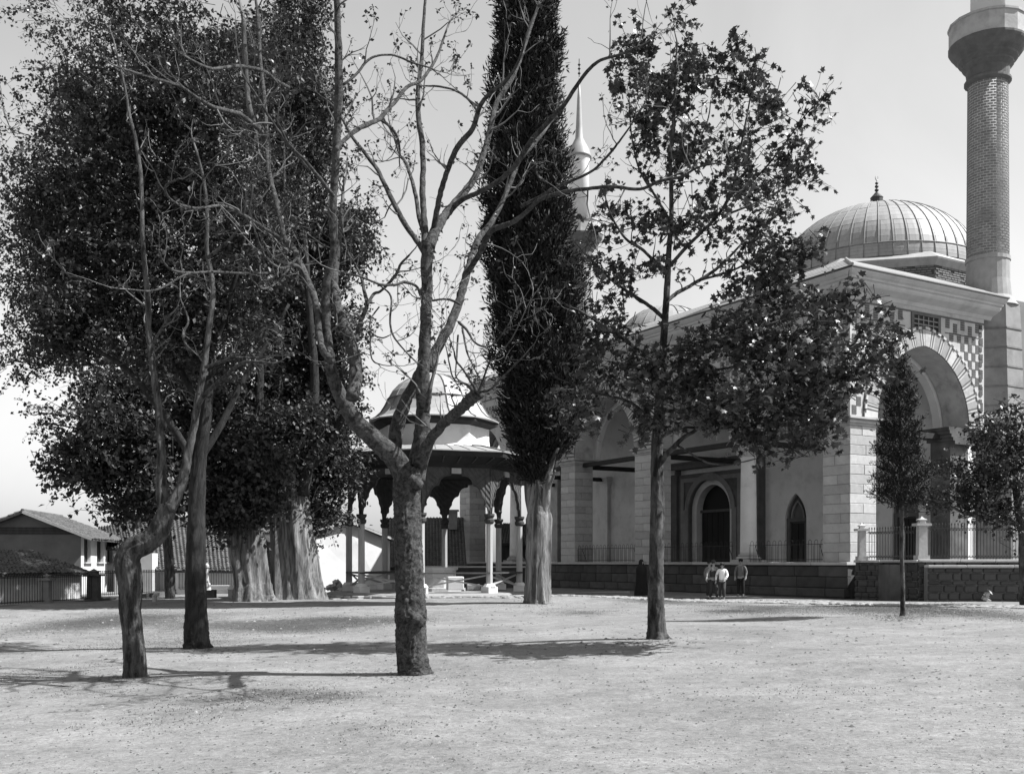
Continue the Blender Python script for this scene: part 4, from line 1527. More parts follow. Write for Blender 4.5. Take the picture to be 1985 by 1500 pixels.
def house1():
    c = Vector((-23.25, 55, 0))                         # near right corner of the house
    d = Vector((-1.25, 8, 0)).normalized()              # along the window wall, away from us
    g = Vector((-8, -1.25, 0)).normalized()             # along the gable, to the left
    t = thing('house', 'low tiled gable house with three dark windows in a white wall, far left', 'house', (c.x, c.y, 0))
    W, Ln, ez, rz = 5.6, 8.3, 3.05, 4.2
    def p(u, v, z): q = c + g * u + d * v; return Vector((q.x, q.y, z))
    # walls
    mb = MB()
    mb.poly([p(0, 0, -1.5), p(W, 0, -1.5), p(W, 0, ez), p(W / 2, 0, rz - .05), p(0, 0, ez)])
    mb.poly([p(0, Ln, -1.5), p(0, Ln, ez), p(W / 2, Ln, rz - .05), p(W, Ln, ez), p(W, Ln, -1.5)])
    mb.poly([p(W, 0, -1.5), p(W, Ln, -1.5), p(W, Ln, ez), p(W, 0, ez)])
    mb.build('gable_wall', M['plaster_grey'], t)  # gable side away from the sun: its shade is put into greyer plaster
    # window wall with real openings
    ops = []
    wz0, wz1 = 1.6 - 0 / FPX, 2.86
    def tv(px):
        k = (px - PX0) / FPX
        return (k * c.y - c.x) / (d.x - k * d.y)
    wins = [(tv(163), tv(176)), (tv(188), tv(201)), (tv(208), tv(218))]
    mb = MB()
    cur = 0.0
    th = 0.18
    for a, b in wins + [(Ln, Ln)]:
        mb.poly([p(0, cur, -1.5), p(0, a, -1.5), p(0, a, ez), p(0, cur, ez)])
        if b > a:
            mb.poly([p(0, a, -1.5), p(0, b, -1.5), p(0, b, wz0), p(0, a, wz0)])
            mb.poly([p(0, a, wz1), p(0, b, wz1), p(0, b, ez), p(0, a, ez)])
            mb.poly([p(0, a, wz0), p(0, b, wz0), p(th, b, wz0), p(th, a, wz0)])
            mb.poly([p(0, a, wz1), p(th, a, wz1), p(th, b, wz1), p(0, b, wz1)])
            mb.poly([p(0, a, wz0), p(th, a, wz0), p(th, a, wz1), p(0, a, wz1)])
            mb.poly([p(0, b, wz0), p(0, b, wz1), p(th, b, wz1), p(th, b, wz0)])
        cur = b
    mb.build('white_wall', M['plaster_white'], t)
    for a, b in wins:
        m2 = MB().poly([p(th, a, wz0), p(th, b, wz0), p(th, b, wz1), p(th, a, wz1)])
        w = m2.build('window', M['void'], t)
        MB().bar(p(-0.05, a - 0.1, wz0 - 0.04), p(-0.05, b + 0.1, wz0 - 0.04), 0.16, 0.08).build('sill', M['timber_pale'], w)
        MB().bar(p(th - .04, (a + b) / 2, wz0), p(th - .04, (a + b) / 2, wz1), 0.05, 0.05).build('mullion', M['timber'], w)
    for z in np.arange(3.12, 3.5, 0.13):
        half = (rz - z) / (rz - ez) * W / 2
        MB().bar(p(W / 2 - half, -0.03, z), p(W / 2 + half, -0.03, z), 0.04, 0.11).build('gable_board', M['timber'], t)
    o = 0.45
    sl = (rz - ez) / (W / 2)
    e0, e1 = p(-0.65, -o, ez - sl * 0.65 + .05), p(-0.65, Ln + 0.4, ez - sl * 0.65 + .05)
    r0, r1 = p(W / 2, -o, rz + .05), p(W / 2, Ln + .4 - 1.8, rz + .05)
    slab(e0, e1, r1, r0, 0.1, 'roof', M['timber'], t)
    f0, f1 = p(W + 0.65, -o, ez - sl * 0.65 + .05), p(W + 0.65, Ln + 0.4, ez - sl * 0.65 + .05)
    slab(f0, r0, r1, f1, 0.1, 'roof', M['timber'], t)
    slab(e1, f1, r1, r1 + Vector((0, 0, .001)), 0.1, 'roof', M['timber'], t)
    tile_plane(e0, e1, r1, r0, t, 36, 10)
    tile_plane(f1, f0, r0, r1, t, 36, 10)
    MB().bar(e0 + Vector((0, 0, -.02)), r0 + Vector((0, 0, -.02)), 0.06, 0.16).build('verge_board', M['timber_pale'], t)
    MB().tube([r0 + Vector((0, 0, .05)), r1 + Vector((0, 0, .05))], [0.1, 0.1], 6).build('ridge', M['tile'], t)
house1()

def shed():
    t = thing('shed', 'low shed with a tiled roof and white wall just behind the left fence', 'shed', (-22, 49, 0))
    def q(px, py, Y): return P(px, py, Y)
    e0, e1 = Vector((-22.7, 42.0, 1.07)), Vector((-20.55, 49.9, 1.07))
    r0, r1 = Vector((-26.3, 43.0, 2.16)), Vector((-24.05, 51.0, 2.16))
    slab(e0, e1, r1, r0, 0.1, 'roof', M['timber'], t)
    tile_plane(e0, e1, r1, r0, t, 34, 14)
    a, b = Vector((-23.0, 42.0, 0)), Vector((-20.95, 49.6, 0))
    n = Vector((-3, 0.9, 0))
    mb = MB()
    mb.poly([(a.x, a.y, -1.8), (b.x, b.y, -1.8), (b.x, b.y, 1.0), (a.x, a.y, 1.0)])
    mb.poly([(b.x, b.y, -1.8), (b.x + n.x, b.y + n.y, -1.8), (b.x + n.x, b.y + n.y, 2.0), (b.x, b.y, 1.0)])
    mb.build('wall', M['plaster_white'], t)
shed()

def long_house():
    t = thing('house', 'long low house under one wide rough tiled roof, behind the twisted left tree', 'house', (-22, 62, 0))
    e0, e1 = P(228, 1104, 61), P(540, 1108, 61)
    r0, r1 = P(214, 1004, 68), P(530, 1006, 68)
    slab(e0, e1, r1, r0, 0.12, 'roof', M['timber'], t)
    tile_plane(e0, e1, r1, r0, t, 40, 26)
    l0, l1 = P(150, 1062, 66), P(176, 1100, 62.5)
    MB().box(e0.x + 0.3, e1.x, 61.7, 68, -1.5, e0.z - .1).build('wall', M['plaster_white'], t)
    MB().tube([r0, r1], [0.13, 0.13], 6).build('ridge', M['tile'], t)
    # lower hipped wing beside it
    a, b, c_, d = P(196, 1062, 60.5), P(262, 1066, 60), P(248, 1012, 66), P(190, 1022, 66)
    slab(a, b, c_, d, 0.1, 'roof', M['timber'], t)
    tile_plane(a, b, c_, d, t, 11, 16)
    MB().box(P(226, 1100, 61)[0], P(300, 1100, 61)[0], 60.6, 61.5, -1.5, P(0, 1072, 61)[2]).build('wall', M['plaster_white'], t)
long_house()

def gable_house():
    t = thing('house', 'plain white gable wall of a small house, between old trunks and pavilion', 'house', (-11, 62, 0))
    Y = 62
    ap, el, er = P(672, 1010, 61.6), P(600, 1028, 60), P(762, 1046, 64)
    wl, wr = P(604, 1030, 60.1), P(756, 1046, 63.9)
    mb = MB()
    def back(v): return Vector((v.x - 5.5, v.y + 7, v.z))
    A = [Vector((wl.x, wl.y, -1.2)), Vector((wr.x, wr.y, -1.2)), Vector((wr.x, wr.y, er.z - .06)), Vector((ap.x, ap.y, ap.z - .06)), Vector((wl.x, wl.y, el.z - .06))]
    B = [back(v) for v in A]
    mb.poly(A); mb.poly(list(reversed(B)))
    mb.poly([A[1], B[1], B[2], A[2]]); mb.poly([A[0], A[4], B[4], B[0]])
    mb.build('wall', M['plaster_white'], t)
    f = Vector((0.16, -0.2, 0))
    slab(el + f, ap + f, back(ap), back(el), 0.09, 'roof', M['timber'], t)
    slab(ap + f, er + f, back(er), back(ap), 0.09, 'roof', M['timber'], t)
    tile_plane(el + f, back(el), back(ap), ap + f, t, 30, 9)
    tile_plane(er + f, back(er), back(ap), ap + f, t, 30, 11)
    for a, b in ((el, ap), (ap, er)):
        MB().bar(a + f * 1.2 - Vector((0, 0, .05)), b + f * 1.2 - Vector((0, 0, .05)), 0.06, 0.1).build('verge_board', M['timber_pale'], t)
gable_house()

def far_house():
    t = thing('house', 'dark walled house with a wide tiled roof seen through the pavilion posts', 'house', (-6, 70, 0))
    e0, e1 = P(735, 1100, 66), P(905, 1098, 66)
    r0, r1 = P(742, 1004, 73), P(898, 1003, 73)
    slab(e0, e1, r1, r0, 0.12, 'roof', M['timber'], t)
    tile_plane(e0, e1, r1, r0, t, 26, 26)
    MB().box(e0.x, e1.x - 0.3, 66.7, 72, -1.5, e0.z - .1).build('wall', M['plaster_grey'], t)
    MB().box(P(742, 0, 66)[0], P(775, 0, 66)[0], 66.4, 66.69, -1.5, e0.z - .15).build('white_patch', M['plaster_white'], t)
    c = P(878, 998, 71)
    MB().box(c.x - .3, c.x + .3, 70.8, 71.3, c.z - 1, c.z + .25).box(c.x - .4, c.x + .4, 70.7, 71.4, c.z + .251, c.z + .36).build('chimney', M['brick'], t)
far_house()
def small_house():
    t = thing('house', 'small tiled roof house glimpsed at the right posts of the pavilion', 'house', (-1, 72, 0))
    e0, e1 = P(962, 1052, 70), P(1035, 1056, 70)
    r0, r1 = P(975, 1014, 74), P(1020, 1016, 74)
    slab(e0, e1, r1, r0, 0.12, 'roof', M['timber'], t)
    tile_plane(e0, e1, r1, r0, t, 12, 12)
    MB().box(e0.x + .2, e1.x - 0.2, 70.6, 74, -1.5, e0.z - .1).build('wall', M['timber'], t)
    t2 = thing('garden_wall', 'dark garden wall closing the yard behind the pavilion', 'wall', (-5, 64, 0))
    a, b = P(770, 1098, 64), P(1080, 1094, 64)
    MB().box(a.x, b.x, 63.7, 64.1, -1.2, 1.25).build('wall', M['rubble'], t2)
    MB().box(a.x, b.x, 63.6, 64.2, 1.252, 1.35).build('coping', M['ashlar'], t2)
small_house()
# ------------------------------------------------------------------ trees
def norm(a):
    return a / np.maximum(np.linalg.norm(a, axis=-1, keepdims=True), 1e-9)

LEAF_SIMPLE = (np.array([(0, 0, 0), (-.34, .45, .07), (0, 1, -.06), (.34, .45, .07)], dtype=float), np.array([(0, 2, 1), (0, 3, 2)]))
def _star():
    pts = [(0, 0.0), (-.22, .06), (-.56, .12), (-.36, .34), (-.62, .66), (-.26, .62), (0, 1.05), (.26, .62), (.62, .66), (.36, .34), (.56, .12), (.22, .06)]
    V = [(0, .38, .05)] + [(x, y, -.10 * (x * x + (y - .4) ** 2)) for x, y in pts]
    n = len(pts)
    return np.array(V, dtype=float), np.array([(0, i + 1, (i + 1) % n + 1) for i in range(n)])
LEAF_STAR = _star()
LEAF_SLIM = (np.array([(-.05, 0, 0), (.05, 0, 0), (.12, .5, .03), (-.12, .5, .03), (0, 1, 0)], dtype=float), np.array([(0, 1, 2), (0, 2, 3), (3, 2, 4)]))

def leaves_geo(Pn, D, Nn, S, tmpl):
    TV, TF = tmpl
    D = norm(D)
    X = norm(np.cross(D, Nn))
    Z = np.cross(X, D)
    S = S[:, None, None]
    V = Pn[:, None, :] + S * (TV[None, :, 0:1] * X[:, None, :] + TV[None, :, 1:2] * D[:, None, :] + TV[None, :, 2:3] * Z[:, None, :])
    n = len(Pn)
    F = TF[None] + (np.arange(n) * len(TV))[:, None, None]
    return V.reshape(-1, 3), F.reshape(-1, 3)

def rand_unit(n):
    v = RNG.normal(size=(n, 3))
    return norm(v)

def smooth_path(pts, rad, sub=4, wob=0.0):
    """Catmull-Rom through points; returns lists"""
    p = [Vector(q) for q in pts]
    if len(p) < 3:
        sub = max(sub, 3)
    ex = [p[0] * 2 - p[1]] + p + [p[-1] * 2 - p[-2]]
    er = [rad[0]] + list(rad) + [rad[-1]]
    out, ro = [], []
    for i in range(1, len(ex) - 2):
        for k in range(sub):
            t = k / sub
            a, b, c, d = ex[i - 1], ex[i], ex[i + 1], ex[i + 2]
            q = 0.5 * ((2 * b) + (c - a) * t + (2 * a - 5 * b + 4 * c - d) * t * t + (3 * b - a - 3 * c + d) * t ** 3)
            out.append(q)
            ro.append(er[i] * (1 - t) + er[i + 1] * t)
    out.append(p[-1]); ro.append(rad[-1])
    if wob:
        for i in range(1, len(out) - 1):
            r = ro[i]
            out[i] = out[i] + Vector([random.uniform(-1, 1) * wob * min(1.0, r * 12) for _ in range(3)])
    return out, ro

class Tree:
    def __init__(s, name, label, base_px, mat, twig_mat, group=None, depth=None):
        g = on_ground(*base_px) if depth is None else P(base_px[0], base_px[1], depth)
        s.base = g
        s.D = g.y
        s.root = thing(name, label, 'tree', g, 0, group)
        s.mat, s.twig_mat = mat, twig_mat
        s.limbs = []
        s.tips = []           # (pos, dir)
        s.tw = MB()
        s.spread = 1.0
    def px(s, x, y, dy=0.0):
        return P(x, y, s.D + dy)
    def limb(s, pts, d0=0.0, d1=None, name='limb', sub=5, n=10, wob=0.01, lobes=None, jitter=0.05, tip=None, mid=None, spawn=True, radscale=1.0, ls=1.0):
        """pts: (x, y, width) in photo pixels; depth runs d0 -> d1"""
        d1 = d0 if d1 is None else d1
        d0, d1 = d0 * s.spread, d1 * s.spread
        L = len(pts)
        q, r = [], []
        for i, (x, y, w) in enumerate(pts):
            f = i / (L - 1)
            dy = d0 + (d1 - d0) * f + (mid or 0) * math.sin(math.pi * f)
            q.append(s.px(x, y, dy))
            r.append(max(0.006, radscale * w / 2 / FPX * (s.D + dy)))
        if n > 60: wob = 0.0
        p2, r2 = smooth_path(q, r, sub, wob)
        mb = MB().tube(p2, r2, n, lobes=lobes, jitter=jitter, ls=ls)
        o = mb.build(name, s.mat, s.root, smooth=True)
        if spawn:
            s.limbs.append((p2, r2))
        if tip is not None or r[-1] < 0.05:
            s.tips.append((p2[-1], (p2[-1] - p2[-3]).normalized(), r2[-1]))
        return o
    def grow(s, p, d, L, r, lvl, maxl, up=0.15, wig=0.35, nchild=3, n=4, spread=0.8, leafy=None, seg=6):
        pts, rad = [p.copy()], [r]
        d = d.normalized()
        for i in range(seg):
            d = (d + Vector((random.gauss(0, wig), random.gauss(0, wig), random.gauss(0, wig) + up)) * (0.5 if lvl == 0 else 0.7)).normalized()
            p = p + d * (L / seg) * random.uniform(0.8, 1.2)
            pts.append(p.copy())
            rad.append(max(0.0035, r * (1 - 0.82 * (i + 1) / seg)))
        s.tw.tube(pts, rad, n, cap=False)
        if leafy is not None:
            leafy.append((pts, lvl))
        if lvl < maxl:
            for k in range(nchild):
                i = random.randint(1, seg)
                q = pts[i]
                dd = (pts[i] - pts[i - 1]).normalized()
                side = dd.orthogonal().normalized()
                side = Quaternion(dd, random.uniform(0, 6.28)) @ side
                nd = (dd * (1 - spread * 0.5) + side * spread + Vector((0, 0, up))).normalized()
                s.grow(q, nd, L * random.uniform(0.4, 0.7), max(rad[i] * 0.7, 0.004), lvl + 1, maxl, up, wig, nchild, max(3, n - 1), spread, leafy, seg)
    def twigs(s, per_m=1.2, L=(0.5, 1.2), maxl=2, up=0.2, wig=0.3, rmin=0.0, rmax=0.06, nchild=3, spread=0.85, leafy=None, skip_first=0.3, zmin=None, rr=0.35):
        for pts, rad in s.limbs:
            n = len(pts)
            for i in range(int(n * skip_first), n - 1):
                if rad[i] > rmax or rad[i] < rmin: continue
                if zmin is not None and pts[i].z < zmin: continue
                seg = (pts[i + 1] - pts[i]).length
                m = seg * per_m
                k = int(m) + (1 if random.random() < m - int(m) else 0)
                for _ in range(k):
                    dd = (pts[i + 1] - pts[i]).normalized()
                    side = Quaternion(dd, random.uniform(0, 6.28)) @ dd.orthogonal().normalized()
                    nd = (dd * 0.5 + side * spread + Vector((0, 0, up))).normalized()
                    s.grow(pts[i].lerp(pts[i + 1], random.random()), nd, random.uniform(*L), min(rad[i] * rr, 0.014) + 0.003, 1, maxl, up, wig, nchild, 4, spread, leafy)
        for p, d, r in s.tips:
            s.grow(p, d, random.uniform(*L), r * 0.9, 0, maxl, up, wig, nchild, 4, spread, leafy)
    def finish_twigs(s, name='twigs'):
        if s.tw.f:
            s.tw.build(name, s.twig_mat, s.root, kind='stuff')
    def sprigs(s, leafy, mat, size, per=4, p=0.8, tmpl=LEAF_SIMPLE, minlvl=1, along=0.5, big=0, droop=0.2):
        Ps, Ds, Ns, Ss = [], [], [], []
        for pts, lvl in leafy:
            if lvl < minlvl or random.random() > p:
                continue
            n = len(pts)
            for k in range(per):
                i = n - 1 if random.random() > along else random.randint(n // 2, n - 1)
                q = pts[i]
                v = Vector((random.gauss(0, 1), random.gauss(0, 1), random.gauss(0, 0.7) - droop)).normalized()
                Ps.append(q + v * random.uniform(0.0, 0.04)); Ds.append(v)
                nn = Vector((random.gauss(0, .5), random.gauss(0, .5), 1)).normalized()
                Ns.append(nn); Ss.append(size * random.uniform(0.55, 1.3))
        if not Ps: return
        s.leafmesh(np.array([tuple(x) for x in Ps]), np.array([tuple(x) for x in Ds]), np.array([tuple(x) for x in Ns]), np.array(Ss), tmpl, mat, big)
    def leafmesh(s, Pn, D, Nn, S, tmpl, mat, big=0):
        if big:
            # the largest-looking leaves are single objects sharing one mesh
            TV, TF = tmpl
            me = bpy.data.meshes.new('leaf')
            me.from_pydata([tuple(v) for v in TV], [], [tuple(int(i) for i in f) for f in TF])
            me.materials.append(mat)
            show = S / Pn[:, 1]
            order = np.argsort(-show)
            idx = order[:big]
            o = s.root.location
            for i in idx:
                d = Vector(D[i]).normalized(); x = d.cross(Vector(Nn[i])).normalized(); z = x.cross(d)
                ob = link(bpy.data.objects.new('leaf', me), s.root)
                ob.matrix_local = Matrix.Translation(Vector(Pn[i]) - o) @ Matrix((x, d, z)).transposed().to_4x4() @ Matrix.Scale(float(S[i]), 4)
            keep = np.ones(len(S), bool); keep[idx] = False
            Pn, D, Nn, S = Pn[keep], D[keep], Nn[keep], S[keep]
        V, F = leaves_geo(Pn, D, Nn, S, tmpl)
        fast_mesh('leaves', V, F, mat, s.root, kind='stuff')
    def blobs(s, bl, mat, size, spray_len=0.7, per=12, tmpl=LEAF_SIMPLE, up=0.0, shell=0.5, flat=0.6, big=0, connect=True, twig_r=0.02, dens=1.0, droop=0.25, lumpy=0.0, dys=1.0, shift=0):
        bl = [(x, y + shift, rx, ry, dy * dys, rd * (1 + (dys - 1) * .6), n) for (x, y, rx, ry, dy, rd, n) in bl]
        """bl: (x, y, rx, ry, dy, rd, n) photo pixels and metres; sprays of leaves fill each blob"""
        P0, D0 = [], []
        for (x, y, rx, ry, dy, rd, n) in bl:
            cons = MB()
            n = int(n * dens)
            c = np.array(s.px(x, y, dy))
            k = (s.D + dy) / FPX
            v = rand_unit(n)
            rad = (RNG.random(n) ** (1 / 3.0)) * (1 - shell) + shell * RNG.random(n) ** 0.25
            # lumpy outline
            ph = RNG.random(3) * 6
            lump = 1 + 0.22 * np.sin(v[:, 0] * 5 + ph[0]) * np.sin(v[:, 2] * 6 + ph[1]) + 0.12 * np.sin(v[:, 0] * 11 + v[:, 2] * 9 + ph[2])
            q = v * (rad * lump)[:, None] * np.array([rx * k, rd, ry * k])
            if lumpy:
                cc = rand_unit(max(3, n // (8 if lumpy == 1.0 else 14))) * np.array([rx * k, rd, ry * k]) * (0.35 + 0.65 * RNG.random((max(3, n // (8 if lumpy == 1.0 else 14)), 1)))
                q = cc[RNG.integers(0, len(cc), n)] + RNG.normal(size=(n, 3)) * 0.14 * lumpy
            P0.append(c + q)
            d = v * 0.9 + RNG.normal(size=(n, 3)) * 0.5
            d[:, 2] = d[:, 2] * 0.6 + up
            D0.append(norm(d))
            if connect and s.limbs:
                # branch from the nearest limb into the blob
                cv = Vector(c)
                best = None
                for pts, radl in s.limbs:
                    for i in range(0, len(pts), 2):
                        if pts[i].z > cv.z + 0.3: continue
                        dd = (pts[i] - cv).length
                        if best is None or dd < best[0]:
                            best = (dd, pts[i], radl[i])
                if best:
                    m = best[1].lerp(cv, 0.5) + Vector((random.uniform(-.3, .3), random.uniform(-.3, .3), random.uniform(-.5, 0.1)))
                    r = min(best[2] * 0.5, 0.10)
                    p2, r2 = smooth_path([best[1], m, cv], [r, r * 0.65, r * 0.35], 5, 0.02)
                    cons.tube(p2, r2, 6)
                    for _ in range(7):
                        vv = Vector(rand_unit(1)[0]); e = cv + Vector((vv.x * rx * k, vv.y * rd, abs(vv.z) * ry * k * 0.9)) * 0.9
                        mm = cv.lerp(e, 0.5) + Vector((random.uniform(-.2, .2), random.uniform(-.2, .2), -0.15))
                        p2, r2 = smooth_path([cv, mm, e], [r * 0.4, r * 0.25, 0.008], 4, 0.02)
                        cons.tube(p2, r2, 4)
            if cons.f:
                cons.build('branch', s.mat, s.root, smooth=True)
        P0 = np.concatenate(P0); D0 = np.concatenate(D0)
        N = len(P0)
        # a thin three-sided twig carries every spray
        A = P0 - D0 * spray_len * 0.35
        M1 = P0 + D0 * spray_len * 0.5
        M1[:, 2] -= droop * spray_len * 0.25
        E1 = P0 + D0 * spray_len
        E1[:, 2] -= droop * spray_len
        u = norm(np.cross(D0, RNG.normal(size=(N, 3)))); w = np.cross(D0, u)
        ring = []
        for C, r in ((A, 0.055 * size + .003), (M1, 0.035 * size + .0015), (E1, 0.001)):
            for k in range(3):
                an = 2 * math.pi * k / 3
                ring.append(C + (u * math.cos(an) + w * math.sin(an)) * r)
        TVv = np.stack(ring, 1).reshape(-1, 3)
        tf = []
        for q in (0, 3):
            for k in range(3):
                tf.append((q + k, q + (k + 1) % 3, q + 3 + (k + 1) % 3, q + 3 + k))
        TFf = (np.array(tf)[None] + (np.arange(N) * 9)[:, None, None]).reshape(-1, 4)
        fast_mesh('twigs', TVv, TFf, s.twig_mat, s.root, kind='stuff')
        # leaves along each spray
        t = RNG.random((N, per))
        side = norm(np.cross(D0, RNG.normal(size=(N, 3))))
        bend = np.array([0, 0, -droop])
        LP = P0[:, None, :] + D0[:, None, :] * (t[..., None] * spray_len) + bend * (t ** 2)[..., None] * spray_len + RNG.normal(size=(N, per, 3)) * spray_len * 0.10
        LD = D0[:, None, :] * 0.5 + RNG.normal(size=(N, per, 3)) * 0.8 + np.array([0, 0, up - droop])
        LN = RNG.normal(size=(N, per, 3)) * flat + np.array([0, 0, 1.0])
        LS = size * (0.55 + 0.8 * RNG.random((N, per)))
        s.leafmesh(LP.reshape(-1, 3), norm(LD.reshape(-1, 3)), norm(LN.reshape(-1, 3)), LS.reshape(-1), tmpl, mat, big)

def flute(k, amt, seed):
    rr = random.Random(seed)
    ph = [rr.uniform(0, 6.28) for _ in range(4)]
    def f(a, t):
        fall = (1 - t) ** 1.5
        return 1 + amt * (0.55 * math.sin(k * a + ph[0] + t * 1.2) + 0.35 * math.sin((k + 2) * a + ph[1] - t * 2) + 0.2 * math.sin((2 * k + 3) * a + ph[2])) * (0.45 + 0.75 * fall)
    return f
def flare(amt=0.5, k=5, seed=1, rough=0.05):
    rr = random.Random(seed)
    ph = rr.uniform(0, 6)
    def f(a, t):
        e = math.exp(-t * 22)
        return 1 + e * amt * (0.5 + 0.5 * math.sin(k * a + ph)) + rough * math.sin(3 * a + t * 17 + ph) + rough * 0.7 * math.sin(7 * a - t * 41)
    return f

# ---- the forked pale plane tree in the middle
t1 = Tree('plane_tree', 'pale forked tree with sparse young leaves at the centre, before the pavilion', (800, 1306), M['bark_grey'], M['twig'])
t1.limb([(804, 1312, 62), (801, 1285, 58), (798, 1250, 56), (797, 1210, 57), (796, 1195, 60), (795, 1150, 55), (794, 1100, 54), (791, 1050, 53), (789, 1000, 52), (788, 960, 52), (790, 930, 54), (795, 905, 50)], name='trunk', sub=22, n=84, lobes=flare(0.28, 5, 3, 0.03), jitter=0.075, wob=0.003, spawn=False)
for (x, y, r) in ((806, 1198, .1), (816, 1206, .07), (800, 1207, .06), (809, 938, .09), (800, 930, .08), (780, 1140, .045)):
    kn = MB()
    c = t1.px(x, y, -0.18)
    kn.lathe([(r * math.cos(t), c.z + r * math.sin(t)) for t in np.linspace(-1.5, 1.5, 8)], 12, (c.x, c.y))
    kn.v = [(x + random.uniform(-.012, .012), y + random.uniform(-.012, .012), z + random.uniform(-.012, .012)) for x, y, z in kn.v]
    kn.build('burl', M['bark_grey'], t1.root, smooth=True)
L = t1.limb
t1.spread = 1.0
L([(792, 935, 48), (768, 893, 42), (740, 864, 38), (712, 838, 36), (687, 812, 32), (660, 768, 28), (644, 728, 24), (638, 688, 21), (633, 640, 18), (632, 587, 17), (634, 547, 16), (643, 510, 15), (648, 480, 15), (645, 430, 15), (646, 380, 15), (650, 325, 15), (652, 277, 16), (655, 225, 16), (657, 170, 17), (656, 106, 15), (654, 40, 13), (650, -60, 10), (640, -160, 6)], 0, -0.9, n=14)
t1.spread = 2.3
L([(683, 772, 26), (689, 735, 26), (687, 692, 25), (673, 645, 22), (657, 605, 19), (650, 570, 16), (649, 533, 14), (654, 496, 12), (660, 440, 10), (664, 390, 8)], -0.3, 0.4, n=12)
L([(642, 700, 16), (622, 668, 13), (616, 608, 12), (606, 568, 14), (590, 530, 14), (577, 500, 12), (566, 478, 11), (553, 463, 10), (540, 410, 10), (527, 357, 9), (519, 317, 9), (516, 250, 8), (513, 197, 8), (505, 120, 7), (500, 40, 6), (490, -50, 4)], -0.4, 1.6, n=10)
L([(802, 930, 46), (812, 880, 36), (818, 840, 31), (820, 800, 28), (819, 760, 27), (820, 720, 26), (822, 680, 24), (824, 640, 22), (826, 600, 22), (827, 560, 22), (828, 496, 24), (830, 466, 26)], 0.1, 0.0, n=16)
L([(826, 490, 18), (824, 455, 14), (821, 410, 12), (819, 370, 12), (820, 330, 11), (818, 277, 11), (811, 223, 10), (811, 170, 9), (816, 130, 8), (819, 90, 7), (822, 30, 6), (830, -60, 4)], 0, 0.5)
L([(832, 480, 24), (845, 447, 21), (858, 425, 18), (873, 405, 16), (900, 373, 14), (921, 343, 13), (940, 290, 12), (953, 237, 11), (964, 197, 10), (993, 151, 9), (1010, 110, 8), (1030, 50, 6), (1060, -30, 4)], 0, 1.0)
L([(838, 468, 14), (847, 410, 11), (855, 370, 11), (868, 330, 10), (887, 285, 11), (916, 250, 10), (929, 210, 9), (948, 183, 8), (980, 157, 7), (1005, 120, 5), (1020, 70, 4)], 0.1, -0.8)
L([(866, 415, 12), (895, 388, 10), (927, 373, 9), (967, 351, 9), (1000, 319, 10), (1027, 277, 10), (1055, 245, 9), (1080, 218, 9), (1096, 200, 8), (1112, 175, 8), (1139, 138, 7), (1165, 117, 6), (1203, 106, 5), (1240, 90, 4)], 0.3, -1.0)
L([(828, 500, 12), (812, 474, 10), (783, 431, 11), (761, 389, 10), (745, 357, 9), (732, 330, 8), (708, 298, 7), (681, 263, 6), (660, 223, 5)], 0, 0.9)
L([(826, 470, 8), (812, 420, 8), (806, 380, 8), (797, 345, 7), (786, 315, 6), (775, 300, 5), (766, 270, 5), (757, 245, 4)], 0.2, 1.0)
L([(830, 715, 22), (847, 677, 20), (873, 629, 18), (889, 587, 17), (900, 547, 16), (910, 515, 15), (916, 495, 14), (927, 463, 12), (948, 437, 11), (967, 405, 10), (988, 357, 9), (1008, 309, 9), (1030, 285, 8), (1055, 255, 7)], 0.1, 1.2, n=12)
L([(905, 530, 12), (925, 500, 11), (940, 470, 11), (953, 447, 11), (978, 437, 10), (999, 428, 9), (1027, 405, 8), (1045, 388, 8), (1093, 372, 8), (1140, 366, 7), (1187, 362, 7), (1240, 367, 6), (1280, 351, 6), (1320, 343, 5), (1352, 325, 4), (1387, 317, 3)], 0.5, -1.6)
L([(1010, 400, 7), (1040, 385, 6), (1075, 365, 5), (1115, 348, 5), (1150, 330, 5), (1180, 300, 5), (1200, 275, 4), (1225, 240, 3), (1250, 200, 3)], 0.0, -1.2)
L([(812, 900, 34), (833, 853, 20), (852, 830, 19), (873, 808, 20), (893, 793, 21), (913, 773, 24), (928, 762, 25)], 0, -0.8, n=12)
L([(765, 870, 28), (770, 830, 28), (780, 795, 26), (793, 763, 22), (807, 735, 20), (816, 712, 14)], 0.15, 0.2, n=12)
L([(826, 800, 11), (831, 775, 10), (834, 752, 9)], -0.12, -0.15, n=8, jitter=0.2)
L([(815, 573, 5), (807, 555, 5), (785, 547, 6), (767, 552, 5), (740, 552, 5), (720, 545, 4), (697, 536, 4), (660, 527, 3)], 0.0, -0.3)
L([(691, 660, 9), (697, 629, 9), (711, 592, 8), (706, 565, 7), (703, 547, 6), (692, 520, 5), (680, 500, 5), (671, 480, 4), (666, 450, 3)], 0.0, 0.4)
L([(711, 592, 6), (725, 570, 6), (740, 563, 5), (767, 533, 6), (777, 512, 5), (793, 495, 4)], 0.0, 0.3)
L([(652, 290, 9), (657, 282, 8), (687, 255, 9), (715, 240, 9), (735, 231, 9), (752, 212, 8), (767, 197, 7), (788, 170, 7), (815, 157, 6), (833, 135, 6), (849, 106, 5), (865, 60, 4)], -0.7, 0.3)
L([(735, 231, 6), (755, 245, 6), (770, 265, 5), (775, 290, 4)], -0.2, 0.2)
L([(665, 165, 5), (690, 145, 5), (712, 118, 5), (735, 108, 4), (765, 108, 4), (800, 122, 4), (835, 132, 3)], -0.7, -0.5)
L([(925, 215, 5), (905, 190, 5), (880, 175, 4), (850, 168, 4), (825, 167, 3)], 0.2, 0.2)
